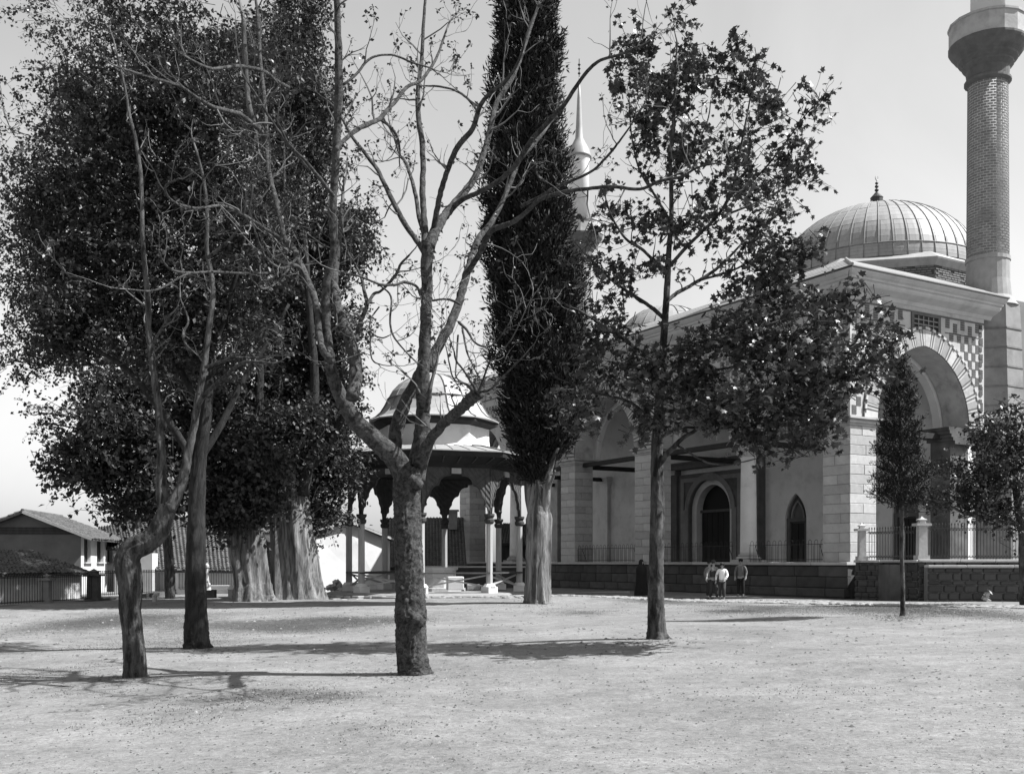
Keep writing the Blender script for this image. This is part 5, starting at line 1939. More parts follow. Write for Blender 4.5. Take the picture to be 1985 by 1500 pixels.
L([(735, 552, 3), (758, 575, 4), (756, 620, 4), (762, 650, 4), (785, 680, 3), (805, 700, 3)], -0.1, -0.3)
L([(735, 595, 3), (718, 620, 3), (720, 645, 3), (740, 655, 3), (755, 650, 2)], -0.1, -0.3)
L([(718, 645, 3), (718, 680, 3), (724, 700, 3), (740, 707, 2), (755, 709, 2)], -0.1, -0.3)
L([(892, 590, 5), (875, 582, 5), (860, 580, 4), (838, 583, 4)], 0.1, 0.1)
L([(890, 625, 6), (905, 640, 5), (922, 665, 4), (948, 672, 4), (968, 655, 3), (985, 630, 3)], 0.2, -0.4)
L([(896, 635, 4), (905, 680, 4), (915, 705, 3), (930, 735, 3)], 0.2, -0.4)
L([(888, 650, 4), (885, 700, 3), (884, 730, 3), (900, 745, 2)], 0.2, -0.2)
for x0, y0, pts in ((925, 765, [(935, 740, 4), (950, 700, 4), (965, 690, 3), (990, 660, 3)]), (920, 762, [(905, 745, 4), (880, 735, 3), (870, 700, 3)]), (930, 760, [(950, 755, 4), (970, 735, 4), (1000, 705, 4), (1015, 690, 3)]), (928, 765, [(900, 720, 4), (885, 700, 4), (880, 680, 3)])):
    L([(x0, y0, 6)] + pts, -0.8, -1.1)
# light branches reaching left across the dark trees
L([(566, 486, 10), (540, 460, 8), (515, 445, 7), (490, 428, 7), (467, 415, 7), (432, 399, 6), (400, 402, 5), (373, 403, 5), (333, 389, 5), (320, 362, 4), (347, 346, 3)], 0.6, -1.4)
L([(517, 265, 8), (504, 253, 8), (467, 223, 9), (440, 215, 8), (413, 207, 7), (381, 189, 6), (347, 167, 6), (293, 151, 5), (227, 130, 4)], 1.4, -1.0)
L([(560, 170, 6), (539, 159, 7), (510, 138, 7), (467, 129, 7), (430, 132, 6), (408, 133, 5), (381, 122, 5), (347, 103, 4)], 0.5, -1.2)
L([(590, 535, 8), (575, 515, 7), (545, 520, 6), (520, 505, 5), (505, 480, 5), (495, 450, 4)], 0.1, -1.0)
L([(530, 530, 5), (470, 530, 5), (413, 527, 5), (368, 529, 5), (333, 523, 4), (315, 505, 4), (307, 485, 3)], -0.2, -1.2)
L([(368, 529, 4), (345, 540, 4), (320, 555, 4), (295, 564, 4), (270, 563, 3), (251, 561, 3)], -1.0, -1.3)
L([(575, 500, 5), (540, 545, 4), (510, 560, 4), (490, 545, 3)], 0, -0.7)
L([(600, 330, 7), (575, 300, 6), (545, 262, 6), (520, 225, 5), (500, 190, 4), (480, 160, 4)], -0.8, -1.2)
L([(646, 380, 8), (615, 340, 7), (590, 310, 6), (560, 280, 5), (540, 240, 4)], -0.8, -1.4)
lf1 = []
t1.twigs(per_m=1.9, L=(0.35, 1.0), maxl=2, up=0.16, wig=0.3, rmax=0.075, nchild=3, leafy=lf1, skip_first=0.25, rr=0.4)
t1.finish_twigs()
t1.sprigs(lf1, M['leaf_mid'], 0.062, per=7, p=0.55, minlvl=1, along=0.35, big=60)

# ---- the twisted tree at left
t2 = Tree('twisted_tree', 'near left tree with a sharply bent, fissured trunk that splits in two', (262, 1311), M['bark_pale'], M['twig'])
L = t2.limb
L([(264, 1318, 44), (262, 1290, 41), (259, 1250, 39), (256, 1215, 36), (253, 1180, 38), (254, 1140, 43), (249, 1105, 47), (247, 1084, 46), (256, 1066, 44), (275, 1055, 46), (296, 1042, 42), (311, 1022, 39), (320, 1000, 36), (326, 980, 34)], name='trunk', sub=18, n=72, lobes=flute(4, 0.14, 5), jitter=0.07, wob=0.003, spawn=False)
L([(322, 995, 26), (315, 965, 24), (312, 930, 22), (313, 903, 19), (312, 870, 17), (311, 840, 15), (307, 787, 14), (301, 747, 13), (293, 688, 12), (288, 640, 12), (287, 587, 11), (281, 520, 10), (276, 460, 9), (275, 410, 8), (272, 330, 8), (261, 263, 7), (251, 223, 6), (240, 160, 5), (225, 100, 4)], 0.05, 0.9, n=10)
L([(328, 985, 26), (341, 965, 22), (353, 935, 20), (360, 905, 18), (367, 870, 16), (374, 835, 14), (381, 800, 14), (388, 755, 13), (396, 710, 12), (405, 640, 11), (413, 580, 10), (411, 540, 9), (401, 480, 8), (402, 420, 7), (395, 350, 6), (380, 290, 5)], -0.05, 0.5, n=10)
L([(383, 790, 8), (395, 768, 8), (413, 750, 8), (436, 730, 8), (456, 712, 7), (480, 701, 6), (528, 704, 4)], 0.0, -0.9)
L([(398, 712, 6), (415, 706, 6), (435, 699, 6), (456, 693, 5), (485, 694, 4), (515, 693, 3)], 0.1, -0.5)
L([(291, 690, 6), (300, 660, 5), (315, 635, 5), (330, 610, 4)], 0.3, -0.4)
L([(370, 690, 5), (355, 650, 5), (365, 620, 4), (350, 580, 3)], 0.3, 0.9)
L([(478, 236, 9), (491, 239, 9), (482, 200, 10), (478, 160, 10), (475, 110, 10), (472, 40, 9)], 2.0, 2.2)
L([(402, 500, 7), (440, 470, 6), (470, 435, 5), (500, 395, 4)], 0.3, 0.0)
lf2 = []
t2.twigs(per_m=1.1, L=(0.3, 0.8), maxl=2, up=0.15, rmax=0.06, nchild=2, leafy=lf2, skip_first=0.3)
t2.finish_twigs()
t2.sprigs(lf2, M['leaf_mid'], 0.06, per=5, p=0.5, minlvl=1, along=0.3)

# ---- the dark straight tree behind it
t3 = Tree('dark_tree', 'dark straight trunked leafy tree just behind the twisted one at left', (382, 1256), M['bark_dark'], M['twig_dark'])
L = t3.limb
L([(383, 1264, 52), (382, 1240, 46), (381, 1200, 42), (380, 1140, 39), (379, 1080, 37), (380, 1020, 34), (382, 960, 30), (386, 900, 28), (394, 840, 25), (400, 780, 22), (404, 700, 20), (406, 620, 17), (400, 540, 14), (396, 460, 12), (390, 380, 9)], name='trunk', sub=12, n=62, lobes=flare(0.35, 6, 8, 0.04), jitter=0.06, ls=0.4)
L([(384, 930, 18), (350, 850, 15), (300, 780, 13), (250, 720, 10), (190, 680, 8), (120, 650, 5)], 0, -0.8)
L([(388, 890, 16), (430, 820, 14), (470, 740, 12), (520, 660, 9), (560, 590, 6)], 0, 0.6)
L([(396, 800, 14), (340, 700, 12), (280, 600, 10), (210, 500, 8), (140, 420, 5)], 0.1, 0.8)
L([(404, 700, 12), (440, 600, 10), (470, 480, 8), (490, 360, 5)], 0.1, -0.6)
L([(402, 640, 11), (350, 520, 9), (300, 400, 7), (240, 300, 5)], 0.1, 0.2)
t3.blobs([(200, 600, 110, 80, -.2, 1.1, 620), (120, 640, 70, 42, -.4, .8, 300), (300, 660, 90, 90, .2, 1.2, 520), (230, 480, 130, 80, .2, 1.3, 640), (110, 500, 60, 70, 0, .8, 230),
          (350, 520, 110, 110, .3, 1.4, 560), (450, 640, 90, 100, .6, 1.2, 420), (480, 460, 90, 110, .5, 1.3, 420), (150, 360, 90, 60, 0, 1.0, 330), (270, 340, 110, 90, 0.2, 1.2, 520),
          (380, 350, 100, 110, .3, 1.3, 460), (200, 230, 90, 60, .3, 1.0, 330), (320, 200, 110, 80, .3, 1.2, 480), (460, 250, 100, 110, .3, 1.3, 380), (90, 420, 40, 50, .2, .6, 110), (140, 150, 70, 30, .4, .8, 90), (420, 90, 140, 80, .4, 1.3, 360), (260, 60, 120, 70, .4, 1.2, 260)],
         M['leaf_dark'], 0.10, spray_len=0.45, per=10, flat=0.6, lumpy=1.9, dens=0.8, droop=0.35)

# ---- ancient hollow plane trees at the back left
t4 = Tree('old_tree', 'ancient squat trunk leaning left, the left one of the two old trunks', (492, 1167), M['bark_old'], M['twig_dark'], depth=42.0)
L = t4.limb
L([(494, 1185, 100), (494, 1172, 88), (492, 1155, 74), (490, 1130, 66), (486, 1100, 66), (482, 1070, 70), (478, 1040, 74), (474, 1010, 74), (470, 980, 64), (466, 950, 50), (462, 915, 34), (456, 880, 20)], name='trunk', sub=14, n=90, lobes=flute(4, 0.24, 11), jitter=0.05, ls=0.16)
t4.mat = M['bark_dark']
L([(458, 1000, 36), (430, 940, 26), (395, 870, 20), (340, 790, 14), (280, 740, 8)], 0, -2)
L([(480, 980, 34), (490, 900, 26), (500, 800, 20), (505, 680, 15), (500, 540, 10), (495, 420, 7)], 0, 1)
L([(466, 970, 30), (440, 880, 22), (420, 760, 16), (400, 620, 12), (390, 480, 8)], 0, 0)
t4.blobs([(470, 1010, 40, 26, -1.8, .7, 150), (505, 985, 40, 30, -1.6, .7, 140), (440, 1020, 30, 20, -1.8, .6, 80), (490, 930, 60, 50, -1.6, 1, 220), (330, 960, 80, 40, -3.0, 1.6, 300), (240, 880, 110, 60, -3.0, 2.4, 520), (200, 950, 70, 30, -3.0, 1.4, 160), (300, 800, 110, 80, -2.0, 2.4, 500), (380, 900, 90, 70, -1.5, 2.2, 420), (440, 980, 70, 50, -1.5, 1.5, 320), (500, 1000, 45, 30, 0.6, 1.0, 120),
          (260, 1000, 60, 26, -3.0, 1.2, 110), (430, 780, 110, 90, 0.0, 2.6, 480), (330, 640, 120, 110, 1.0, 3, 360), (450, 580, 120, 120, 1.0, 3, 360), (420, 400, 150, 140, 2.0, 3.4, 420), (250, 420, 130, 120, 2.0, 3, 300), (520, 860, 80, 80, 2.6, 2.2, 360), (170, 800, 40, 50, -3.0, 1.0, 90), (120, 905, 36, 16, -3.0, .8, 45), (150, 925, 50, 16, -3.0, .8, 60), (300, 220, 150, 110, 2.0, 3, 300), (460, 180, 140, 120, 2.0, 3, 330), (150, 260, 80, 70, 2.0, 2, 90)],
         M['leaf_dark'], 0.20, spray_len=0.95, per=12, flat=0.6, lumpy=2.6, dens=0.92, droop=0.3, shift=-30)

t5 = Tree('old_tree', 'ancient massive hollow trunk with fluted bark, right one of the two old trunks', (572, 1161), M['bark_old'], M['twig_dark'], depth=43.3)
L = t5.limb
L([(579, 1180, 112), (579, 1168, 103), (577, 1150, 91), (574, 1120, 84), (571, 1080, 80), (567, 1040, 77), (563, 1000, 75), (561, 960, 73), (559, 920, 68), (558, 880, 52), (555, 840, 35), (553, 800, 21)], name='trunk', sub=14, n=100, lobes=flute(5, 0.22, 23), jitter=0.05, ls=0.16)
t5.mat = M['bark_dark']
L([(582, 960, 34), (600, 860, 26), (610, 740, 18), (600, 600, 13), (590, 450, 9)], -0.4, -1)
L([(545, 930, 40), (535, 820, 28), (540, 690, 20), (545, 560, 14), (550, 400, 10)], 0, 0.5)
L([(580, 930, 26), (640, 850, 18), (680, 780, 10)], 0, -1.5)
t5.blobs([(545, 870, 50, 26, -2.0, .7, 130), (530, 840, 50, 40, -2.0, .8, 160), (600, 820, 60, 40, -1.2, .8, 170), (600, 900, 80, 60, 1.7, 2.2, 420), (650, 915, 40, 40, 1.2, 1.0, 170), (650, 840, 60, 70, 1.7, 1.8, 300), (560, 760, 100, 90, 2.2, 2.6, 460), (640, 740, 60, 80, 2.2, 1.8, 280), (620, 620, 60, 110, 1.7, 2.2, 330), (540, 620, 90, 110, 2.2, 2.6, 400),
          (560, 460, 90, 120, 2.7, 2.8, 400), (650, 470, 46, 80, 2.4, 1.4, 190), (680, 420, 36, 40, 2.2, 1.0, 80), (690, 470, 36, 22, 1.2, .8, 60), (560, 300, 90, 110, 3.2, 2.8, 380), (620, 200, 50, 90, 3.2, 1.8, 200), (540, 130, 100, 90, 3.2, 2.6, 330), (665, 640, 30, 60, 1.2, 1.0, 70), (625, 990, 36, 16, 1.2, 0.8, 70), (585, 985, 50, 22, 0.8, .9, 110), (560, 20, 110, 70, 3.2, 2.6, 220)],
         M['leaf_dark'], 0.18, spray_len=0.9, per=12, flat=0.6, lumpy=2.4, dens=1.15, droop=0.4)

# ---- two slim poplar-like trees behind, far left
t6 = Tree('slim_tree', 'slim tree with fine loose leaves at the far left, behind the dark tree', (330, 1160), M['bark_pale'], M['twig_dark'])
L = t6.limb
L([(330, 1160, 20), (325, 1050, 18), (310, 900, 15), (270, 780, 13), (215, 650, 12), (188, 500, 10), (186, 330, 8), (180, 200, 5), (175, 60, 3)], name='trunk', n=10)
t6.blobs([(130, 330, 70, 90, 0, 2, 230), (100, 430, 60, 80, 0, 1.8, 220), (110, 560, 60, 90, 0, 2, 260), (200, 300, 70, 80, 0, 2, 160), (210, 420, 60, 70, 0, 2, 150), (160, 150, 100, 50, 0, 2, 110), (110, 230, 36, 30, 0, 1, 40), (240, 180, 70, 70, 0, 2, 150), (150, 680, 90, 30, 0, 2, 150), (80, 800, 24, 20, -2, .6, 14), (95, 820, 36, 12, -2, .6, 12), (40, 500, 40, 160, 0, 1.6, 240), (20, 250, 40, 120, 0, 1.4, 90), (150, 40, 120, 60, 0, 2, 150), (30, 700, 40, 40, -1, 1.2, 70)],
         M['leaf_mid'], 0.17, spray_len=0.8, per=12, flat=0.8)

# ---- the tall dark cypress
t7 = Tree('cypress', 'very tall dense dark cypress with a split sunlit trunk, right of the pavilion', (1042, 1169), M['bark_old'], M['twig_dark'])
L = t7.limb
L([(1043, 1174, 56), (1043, 1160, 46), (1043, 1130, 44), (1044, 1080, 43), (1045, 1040, 43), (1045, 1005, 45), (1044, 985, 40), (1044, 960, 30), (1044, 930, 22)], name='trunk', sub=14, n=80, lobes=flute(4, 0.20, 31), jitter=0.06, ls=0.2, spawn=False)
L([(1034, 1000, 22), (1028, 960, 22), (1026, 915, 20), (1030, 850, 18)], 0.1, 0.3, n=14)
L([(1052, 1000, 22), (1058, 968, 18), (1062, 930, 14), (1072, 890, 9), (1082, 868, 5)], -0.1, -0.6, n=12)
L([(1046, 1000, 20), (1048, 940, 24), (1044, 880, 22), (1042, 800, 20), (1040, 600, 16), (1035, 400, 12), (1030, 200, 8), (1025, 60, 5)], 0.1, 0.1, n=12)
L([(1062, 950, 7), (1070, 930, 6), (1076, 912, 4)], -0.3, -0.8, n=7)
def cypress_fill(tr, rows, n, size, tmpl, mat, dscale=0.5, spray=0.6, per=10, shag=0.2):
    """rows: (y, x_left, x_right) silhouette in photo pixels"""
    ys = np.array([r[0] for r in rows], float); xl = np.array([r[1] for r in rows], float); xr = np.array([r[2] for r in rows], float)
    w = RNG.random(n * 3)
    y = ys.min() + RNG.random(n * 3) * (ys.max() - ys.min())
    half = (np.interp(y, ys, xr) - np.interp(y, ys, xl)) / 2
    keep = RNG.random(n * 3) < half / half.max()
    y, half = y[keep][:n], half[keep][:n]
    cx = (np.interp(y, ys, xr) + np.interp(y, ys, xl)) / 2
    m = len(y)
    ang = RNG.random(m) * 2 * math.pi
    lump = 1 + shag * np.sin(y / 17.0 + np.round(ang * 1.6) * 2.1) + shag * 0.8 * np.sin(y / 41.0 + ang * 3)
    rad = (0.55 + 0.45 * RNG.random(m) ** 0.5) * lump
    k = tr.D / FPX
    X = (cx - PX0) * k + half * k * rad * np.cos(ang)
    Y = tr.D + half * k * rad * np.sin(ang) * dscale * 2
    Z = EYE + (PY0 - y) * k
    P0 = np.stack([X, Y, Z], 1)
    D0 = np.stack([np.cos(ang) * .55, np.sin(ang) * .55, np.full(m, 0.9)], 1) + RNG.normal(size=(m, 3)) * .25
    D0 = norm(D0)
    t = RNG.random((m, per))
    LP = P0[:, None] + D0[:, None] * t[..., None] * spray + RNG.normal(size=(m, per, 3)) * spray * .13
    LD = D0[:, None] + RNG.normal(size=(m, per, 3)) * .45
    LN = RNG.normal(size=(m, per, 3)) + np.stack([np.cos(ang), np.sin(ang), 0 * ang], 1)[:, None] * 1.0
    S = size * (.6 + .8 * RNG.random((m, per)))
    tr.leafmesh(LP.reshape(-1, 3), norm(LD.reshape(-1, 3)), norm(LN.reshape(-1, 3)), S.reshape(-1), tmpl, mat)
cypress_fill(t7, [(-160, 996, 1043), (0, 979, 1056), (100, 973, 1066), (160, 971, 1070), (220, 967, 1074), (300, 963, 1078), (360, 956, 1084), (420, 955, 1092), (480, 955, 1100), (560, 959, 1108), (640, 969, 1112), (700, 977, 1118), (760, 985, 1120), (820, 985, 1114), (870, 998, 1088), (920, 1015, 1064), (940, 1025, 1052)],
             9000, 0.2, LEAF_SLIM, M['leaf_cypress'], spray=0.55, per=12, dscale=0.38)
# opaque inner mass of old dead twigs
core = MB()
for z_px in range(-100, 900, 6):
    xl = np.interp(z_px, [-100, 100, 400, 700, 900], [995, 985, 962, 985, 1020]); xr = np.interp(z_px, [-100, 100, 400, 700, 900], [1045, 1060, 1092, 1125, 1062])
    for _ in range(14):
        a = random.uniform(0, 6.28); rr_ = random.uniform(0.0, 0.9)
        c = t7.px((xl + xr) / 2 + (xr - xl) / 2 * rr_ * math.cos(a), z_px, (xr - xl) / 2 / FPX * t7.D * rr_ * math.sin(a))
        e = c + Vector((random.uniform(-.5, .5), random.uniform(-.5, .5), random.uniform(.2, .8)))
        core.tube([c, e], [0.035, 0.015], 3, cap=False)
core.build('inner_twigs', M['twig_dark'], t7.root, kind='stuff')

# ---- a second cypress top behind the left trees
t8 = Tree('cypress', 'dark cypress partly hidden behind the crowns of the old trees at left', (585, 1156), M['bark_dark'], M['twig_dark'], depth=49.0)
t8.root.location.y += 0.0
L = t8.limb
L([(585, 1160, 26), (584, 1000, 20), (582, 700, 16), (580, 400, 12), (578, 100, 8)], 1, 1, name='trunk')
_D = t8.D; t8.D = _D + 1
cypress_fill(t8, [(-150, 560, 600), (100, 545, 612), (250, 535, 625), (500, 525, 640), (800, 530, 640), (930, 560, 610)], 3500, 0.24, LEAF_SLIM, M['leaf_cypress'], spray=0.6, per=10)
t8.D = _D

# ---- the maple-leaved tree at right centre
t9 = Tree('maple_leaved_tree', 'slender dark tree with broad star shaped leaves in front of the mosque portico', (1273, 1238), M['bark_mottle'], M['twig_dark'])
L = t9.limb
t9.spread = 2.0
L([(1275, 1244, 44), (1273, 1225, 34), (1272, 1180, 31), (1272, 1120, 29), (1273, 1060, 28), (1274, 1000, 27), (1274, 940, 25), (1273, 880, 22), (1277, 800, 19), (1283, 720, 16), (1288, 640, 13), (1293, 560, 12), (1297, 480, 10), (1301, 430, 9), (1301, 357, 8), (1299, 303, 7), (1306, 250, 6), (1307, 197, 5), (1310, 140, 4), (1312, 80, 3)], name='trunk', sub=10, n=62, lobes=flare(0.4, 5, 9, 0.035), jitter=0.07)
for pts, d1 in (
    ([(1278, 716, 9), (1257, 695, 8), (1235, 677, 8), (1203, 653, 7), (1171, 632, 6), (1141, 613, 5), (1120, 600, 3)], -.8),
    ([(1288, 618, 8), (1270, 602, 8), (1253, 589, 7), (1213, 563, 6), (1181, 539, 5), (1155, 512, 4), (1128, 485, 3)], .6),
    ([(1293, 535, 7), (1278, 512, 7), (1261, 499, 6), (1243, 482, 6), (1213, 463, 5), (1187, 423, 4), (1175, 390, 3)], -.3),
    ([(1292, 585, 8), (1312, 568, 8), (1333, 557, 7), (1355, 544, 7), (1387, 523, 6), (1416, 496, 5), (1440, 470, 4), (1470, 440, 3)], .5),
    ([(1295, 520, 7), (1330, 480, 7), (1360, 450, 6), (1387, 423, 6), (1416, 378, 6), (1427, 330, 5), (1443, 250, 4), (1453, 197, 3), (1461, 140, 3)], -.4),
    ([(1300, 430, 6), (1270, 380, 5), (1240, 330, 4), (1225, 270, 3), (1220, 200, 3)], .5),
    ([(1302, 330, 5), (1340, 290, 4), (1370, 240, 3), (1380, 180, 2)], .4),
    ([(1416, 378, 5), (1470, 340, 4), (1520, 280, 3), (1560, 225, 2), (1590, 195, 2)], -.9),
    ([(1387, 423, 5), (1450, 400, 4), (1510, 370, 3), (1560, 335, 2)], .2),
    ([(1355, 544, 5), (1430, 520, 4), (1490, 480, 3), (1540, 470, 2)], -.8),
    ([(1284, 745, 9), (1310, 712, 8), (1333, 695, 7), (1373, 664, 6), (1400, 656, 5), (1460, 640, 4), (1520, 620, 3), (1580, 610, 2)], -1.2),
    ([(1279, 790, 8), (1300, 755, 7), (1322, 740, 7), (1344, 731, 6), (1387, 717, 5), (1440, 712, 4), (1500, 720, 3), (1560, 730, 2)], -.9),
    ([(1276, 830, 8), (1293, 800, 7), (1330, 795, 6), (1380, 790, 5), (1440, 775, 4), (1500, 745, 4), (1573, 688, 3), (1640, 665, 2)], -1.4),
    ([(1276, 850, 7), (1320, 830, 6), (1400, 830, 5), (1480, 820, 4), (1560, 790, 3), (1629, 735, 2), (1700, 740, 2)], -1.0),
    ([(1272, 822, 7), (1250, 800, 6), (1213, 776, 6), (1147, 760, 5), (1110, 745, 3), (1080, 733, 3)], -.5),
    ([(1277, 900, 14), (1293, 880, 11), (1310, 862, 10), (1325, 848, 8), (1345, 836, 7), (1364, 822, 6)], -.5),
    ([(1276, 812, 6), (1293, 797, 6), (1315, 795, 4), (1325, 794, 3)], -.4),
    ([(1272, 820, 5), (1250, 806, 5), (1232, 803, 3)], -.4),
):
    L(pts, 0.0, d1, n=8)
lf9 = []
t9.twigs(per_m=3.0, L=(0.3, 0.7), maxl=1, up=0.12, rmax=0.045, nchild=3, leafy=lf9, skip_first=0.2)
t9.finish_twigs()
t9.sprigs(lf9, M['leaf_maple'], 0.095, per=3, p=0.9, minlvl=1, along=0.6, tmpl=LEAF_STAR, big=120)
t9.blobs([(1270, 200, 70, 70, .2, .8, 70), (1340, 160, 60, 60, 0, .8, 60), (1400, 130, 60, 40, 0, .7, 45), (1220, 150, 50, 50, .2, .6, 40), (1460, 150, 50, 50, -.2, .6, 34), (1500, 220, 60, 60, -.3, .7, 40), (1380, 260, 70, 60, 0, .8, 60), (1290, 300, 70, 50, .3, .8, 50), (1450, 320, 60, 70, -.2, .8, 70), (1520, 340, 40, 50, -.4, .6, 40), (1585, 200, 22, 22, -.8, .3, 10), (1565, 325, 26, 18, -.5, .3, 10),
          (1400, 400, 70, 60, 0, .9, 55), (1320, 420, 50, 60, 0.1, .8, 40), (1490, 440, 55, 50, -.3, .8, 50), (1220, 430, 50, 40, 0, .7, 30), (1170, 400, 40, 40, .3, .5, 18), (1240, 520, 60, 30, .1, .7, 34), (1180, 560, 40, 40, .2, .6, 26), (1190, 620, 50, 30, -.3, .6, 30), (1430, 530, 60, 40, -.2, .8, 46), (1500, 520, 50, 40, -.5, .7, 40), (1545, 490, 40, 30, -.5, .5, 24),
          (1240, 740, 90, 60, -.2, .9, 90), (1180, 700, 60, 50, -.3, .8, 60), (1130, 780, 60, 50, -.4, .7, 50), (1350, 690, 80, 70, -.4, 1.0, 110), (1430, 650, 80, 60, -.6, 1.0, 120), (1500, 590, 60, 50, -.6, .8, 60), (1520, 680, 80, 70, -.9, 1.1, 140), (1600, 620, 70, 50, -1, .9, 80), (1440, 760, 90, 60, -.9, 1.0, 130), (1540, 780, 80, 50, -1, .9, 110), (1620, 740, 70, 60, -1, .8, 80), (1680, 690, 50, 70, -1, .7, 60), (1330, 790, 70, 40, -.6, .7, 50), (1250, 830, 60, 30, -.4, .6, 34), (1480, 840, 70, 22, -.9, .6, 40), (1590, 840, 50, 22, -1, .5, 26), (1535, 870, 30, 12, -1, .3, 8), (1700, 640, 26, 40, -1, .4, 20), (1660, 580, 50, 30, -1, .5, 24), (1300, 60, 120, 50, 0, .9, 70), (1150, 470, 30, 50, .2, .5, 12)],
         M['leaf_maple'], 0.10, spray_len=0.36, per=9, tmpl=LEAF_STAR, flat=0.7, lumpy=1.0, dys=2.1, dens=0.85, big=180, connect=True, droop=0.35)

# ---- slim young cypress on a bare stem
t10 = Tree('young_cypress', 'slim young cypress on a thin bare stem before the sunlit side arch', (1750, 1194), M['bark_mottle'], M['twig_dark'])
L = t10.limb
L([(1750, 1198, 13), (1750, 1180, 10), (1749, 1100, 8), (1749, 1040, 8), (1748, 990, 8), (1746, 900, 7), (1744, 800, 5), (1735, 720, 4), (1727, 660, 2)], name='trunk', sub=4, n=12, jitter=0.05)
t10.blobs([(1748, 960, 42, 28, 0, .55, 220), (1750, 915, 46, 30, 0, .6, 260), (1742, 870, 38, 30, 0, .5, 220), (1746, 830, 34, 28, 0, .45, 190), (1742, 785, 27, 28, 0, .38, 150), (1738, 745, 22, 26, 0, .3, 110), (1731, 705, 16, 26, 0, .24, 80), (1726, 670, 9, 22, 0, .14, 36), (1795, 925, 12, 10, 0, .2, 18), (1704, 955, 12, 9, 0, .2, 18), (1712, 720, 8, 10, 0, .12, 12)],
          M['leaf_cypress'], 0.085, spray_len=0.26, per=12, tmpl=LEAF_SLIM, up=0.7, flat=1.5, connect=False, droop=0.0)

# ---- leafy tree cut by the right edge
t11 = Tree('broadleaf_tree', 'leafy broadleaf tree at the right edge, hanging over the iron railing', (1990, 1176), M['bark_mottle'], M['twig_dark'])
_g = t11.root.location
L = t11.limb
L([(1990, 1182, 24), (1986, 1100, 20), (1984, 1040, 18), (1976, 990, 16), (1966, 930, 12), (1955, 860, 8), (1950, 800, 5)], name='trunk', n=14)
L([(1984, 1025, 8), (1950, 1003, 7), (1900, 1002, 6), (1870, 995, 5), (1840, 980, 4), (1810, 970, 3)], 0, -.6)
L([(1968, 940, 8), (1930, 920, 6), (1890, 900, 4), (1860, 890, 3)], 0, .4)
t11.blobs([(1930, 840, 44, 50, 0, .9, 150), (1910, 930, 56, 40, -.2, .9, 200), (1880, 945, 34, 26, -.3, .6, 90), (1960, 900, 50, 60, 0, 1.0, 220), (1900, 985, 40, 20, -.3, .6, 70), (1855, 910, 18, 16, -.2, .4, 34), (1822, 960, 28, 14, -.4, .4, 36), (1815, 978, 18, 8, -.4, .3, 16), (1930, 990, 36, 20, 0, .6, 70), (1985, 840, 50, 80, 0, 1.0, 180), (1990, 990, 40, 40, 0, .8, 80)],
          M['leaf_mid'], 0.12, spray_len=0.5, per=9, flat=0.8, lumpy=1.6, dens=0.8)

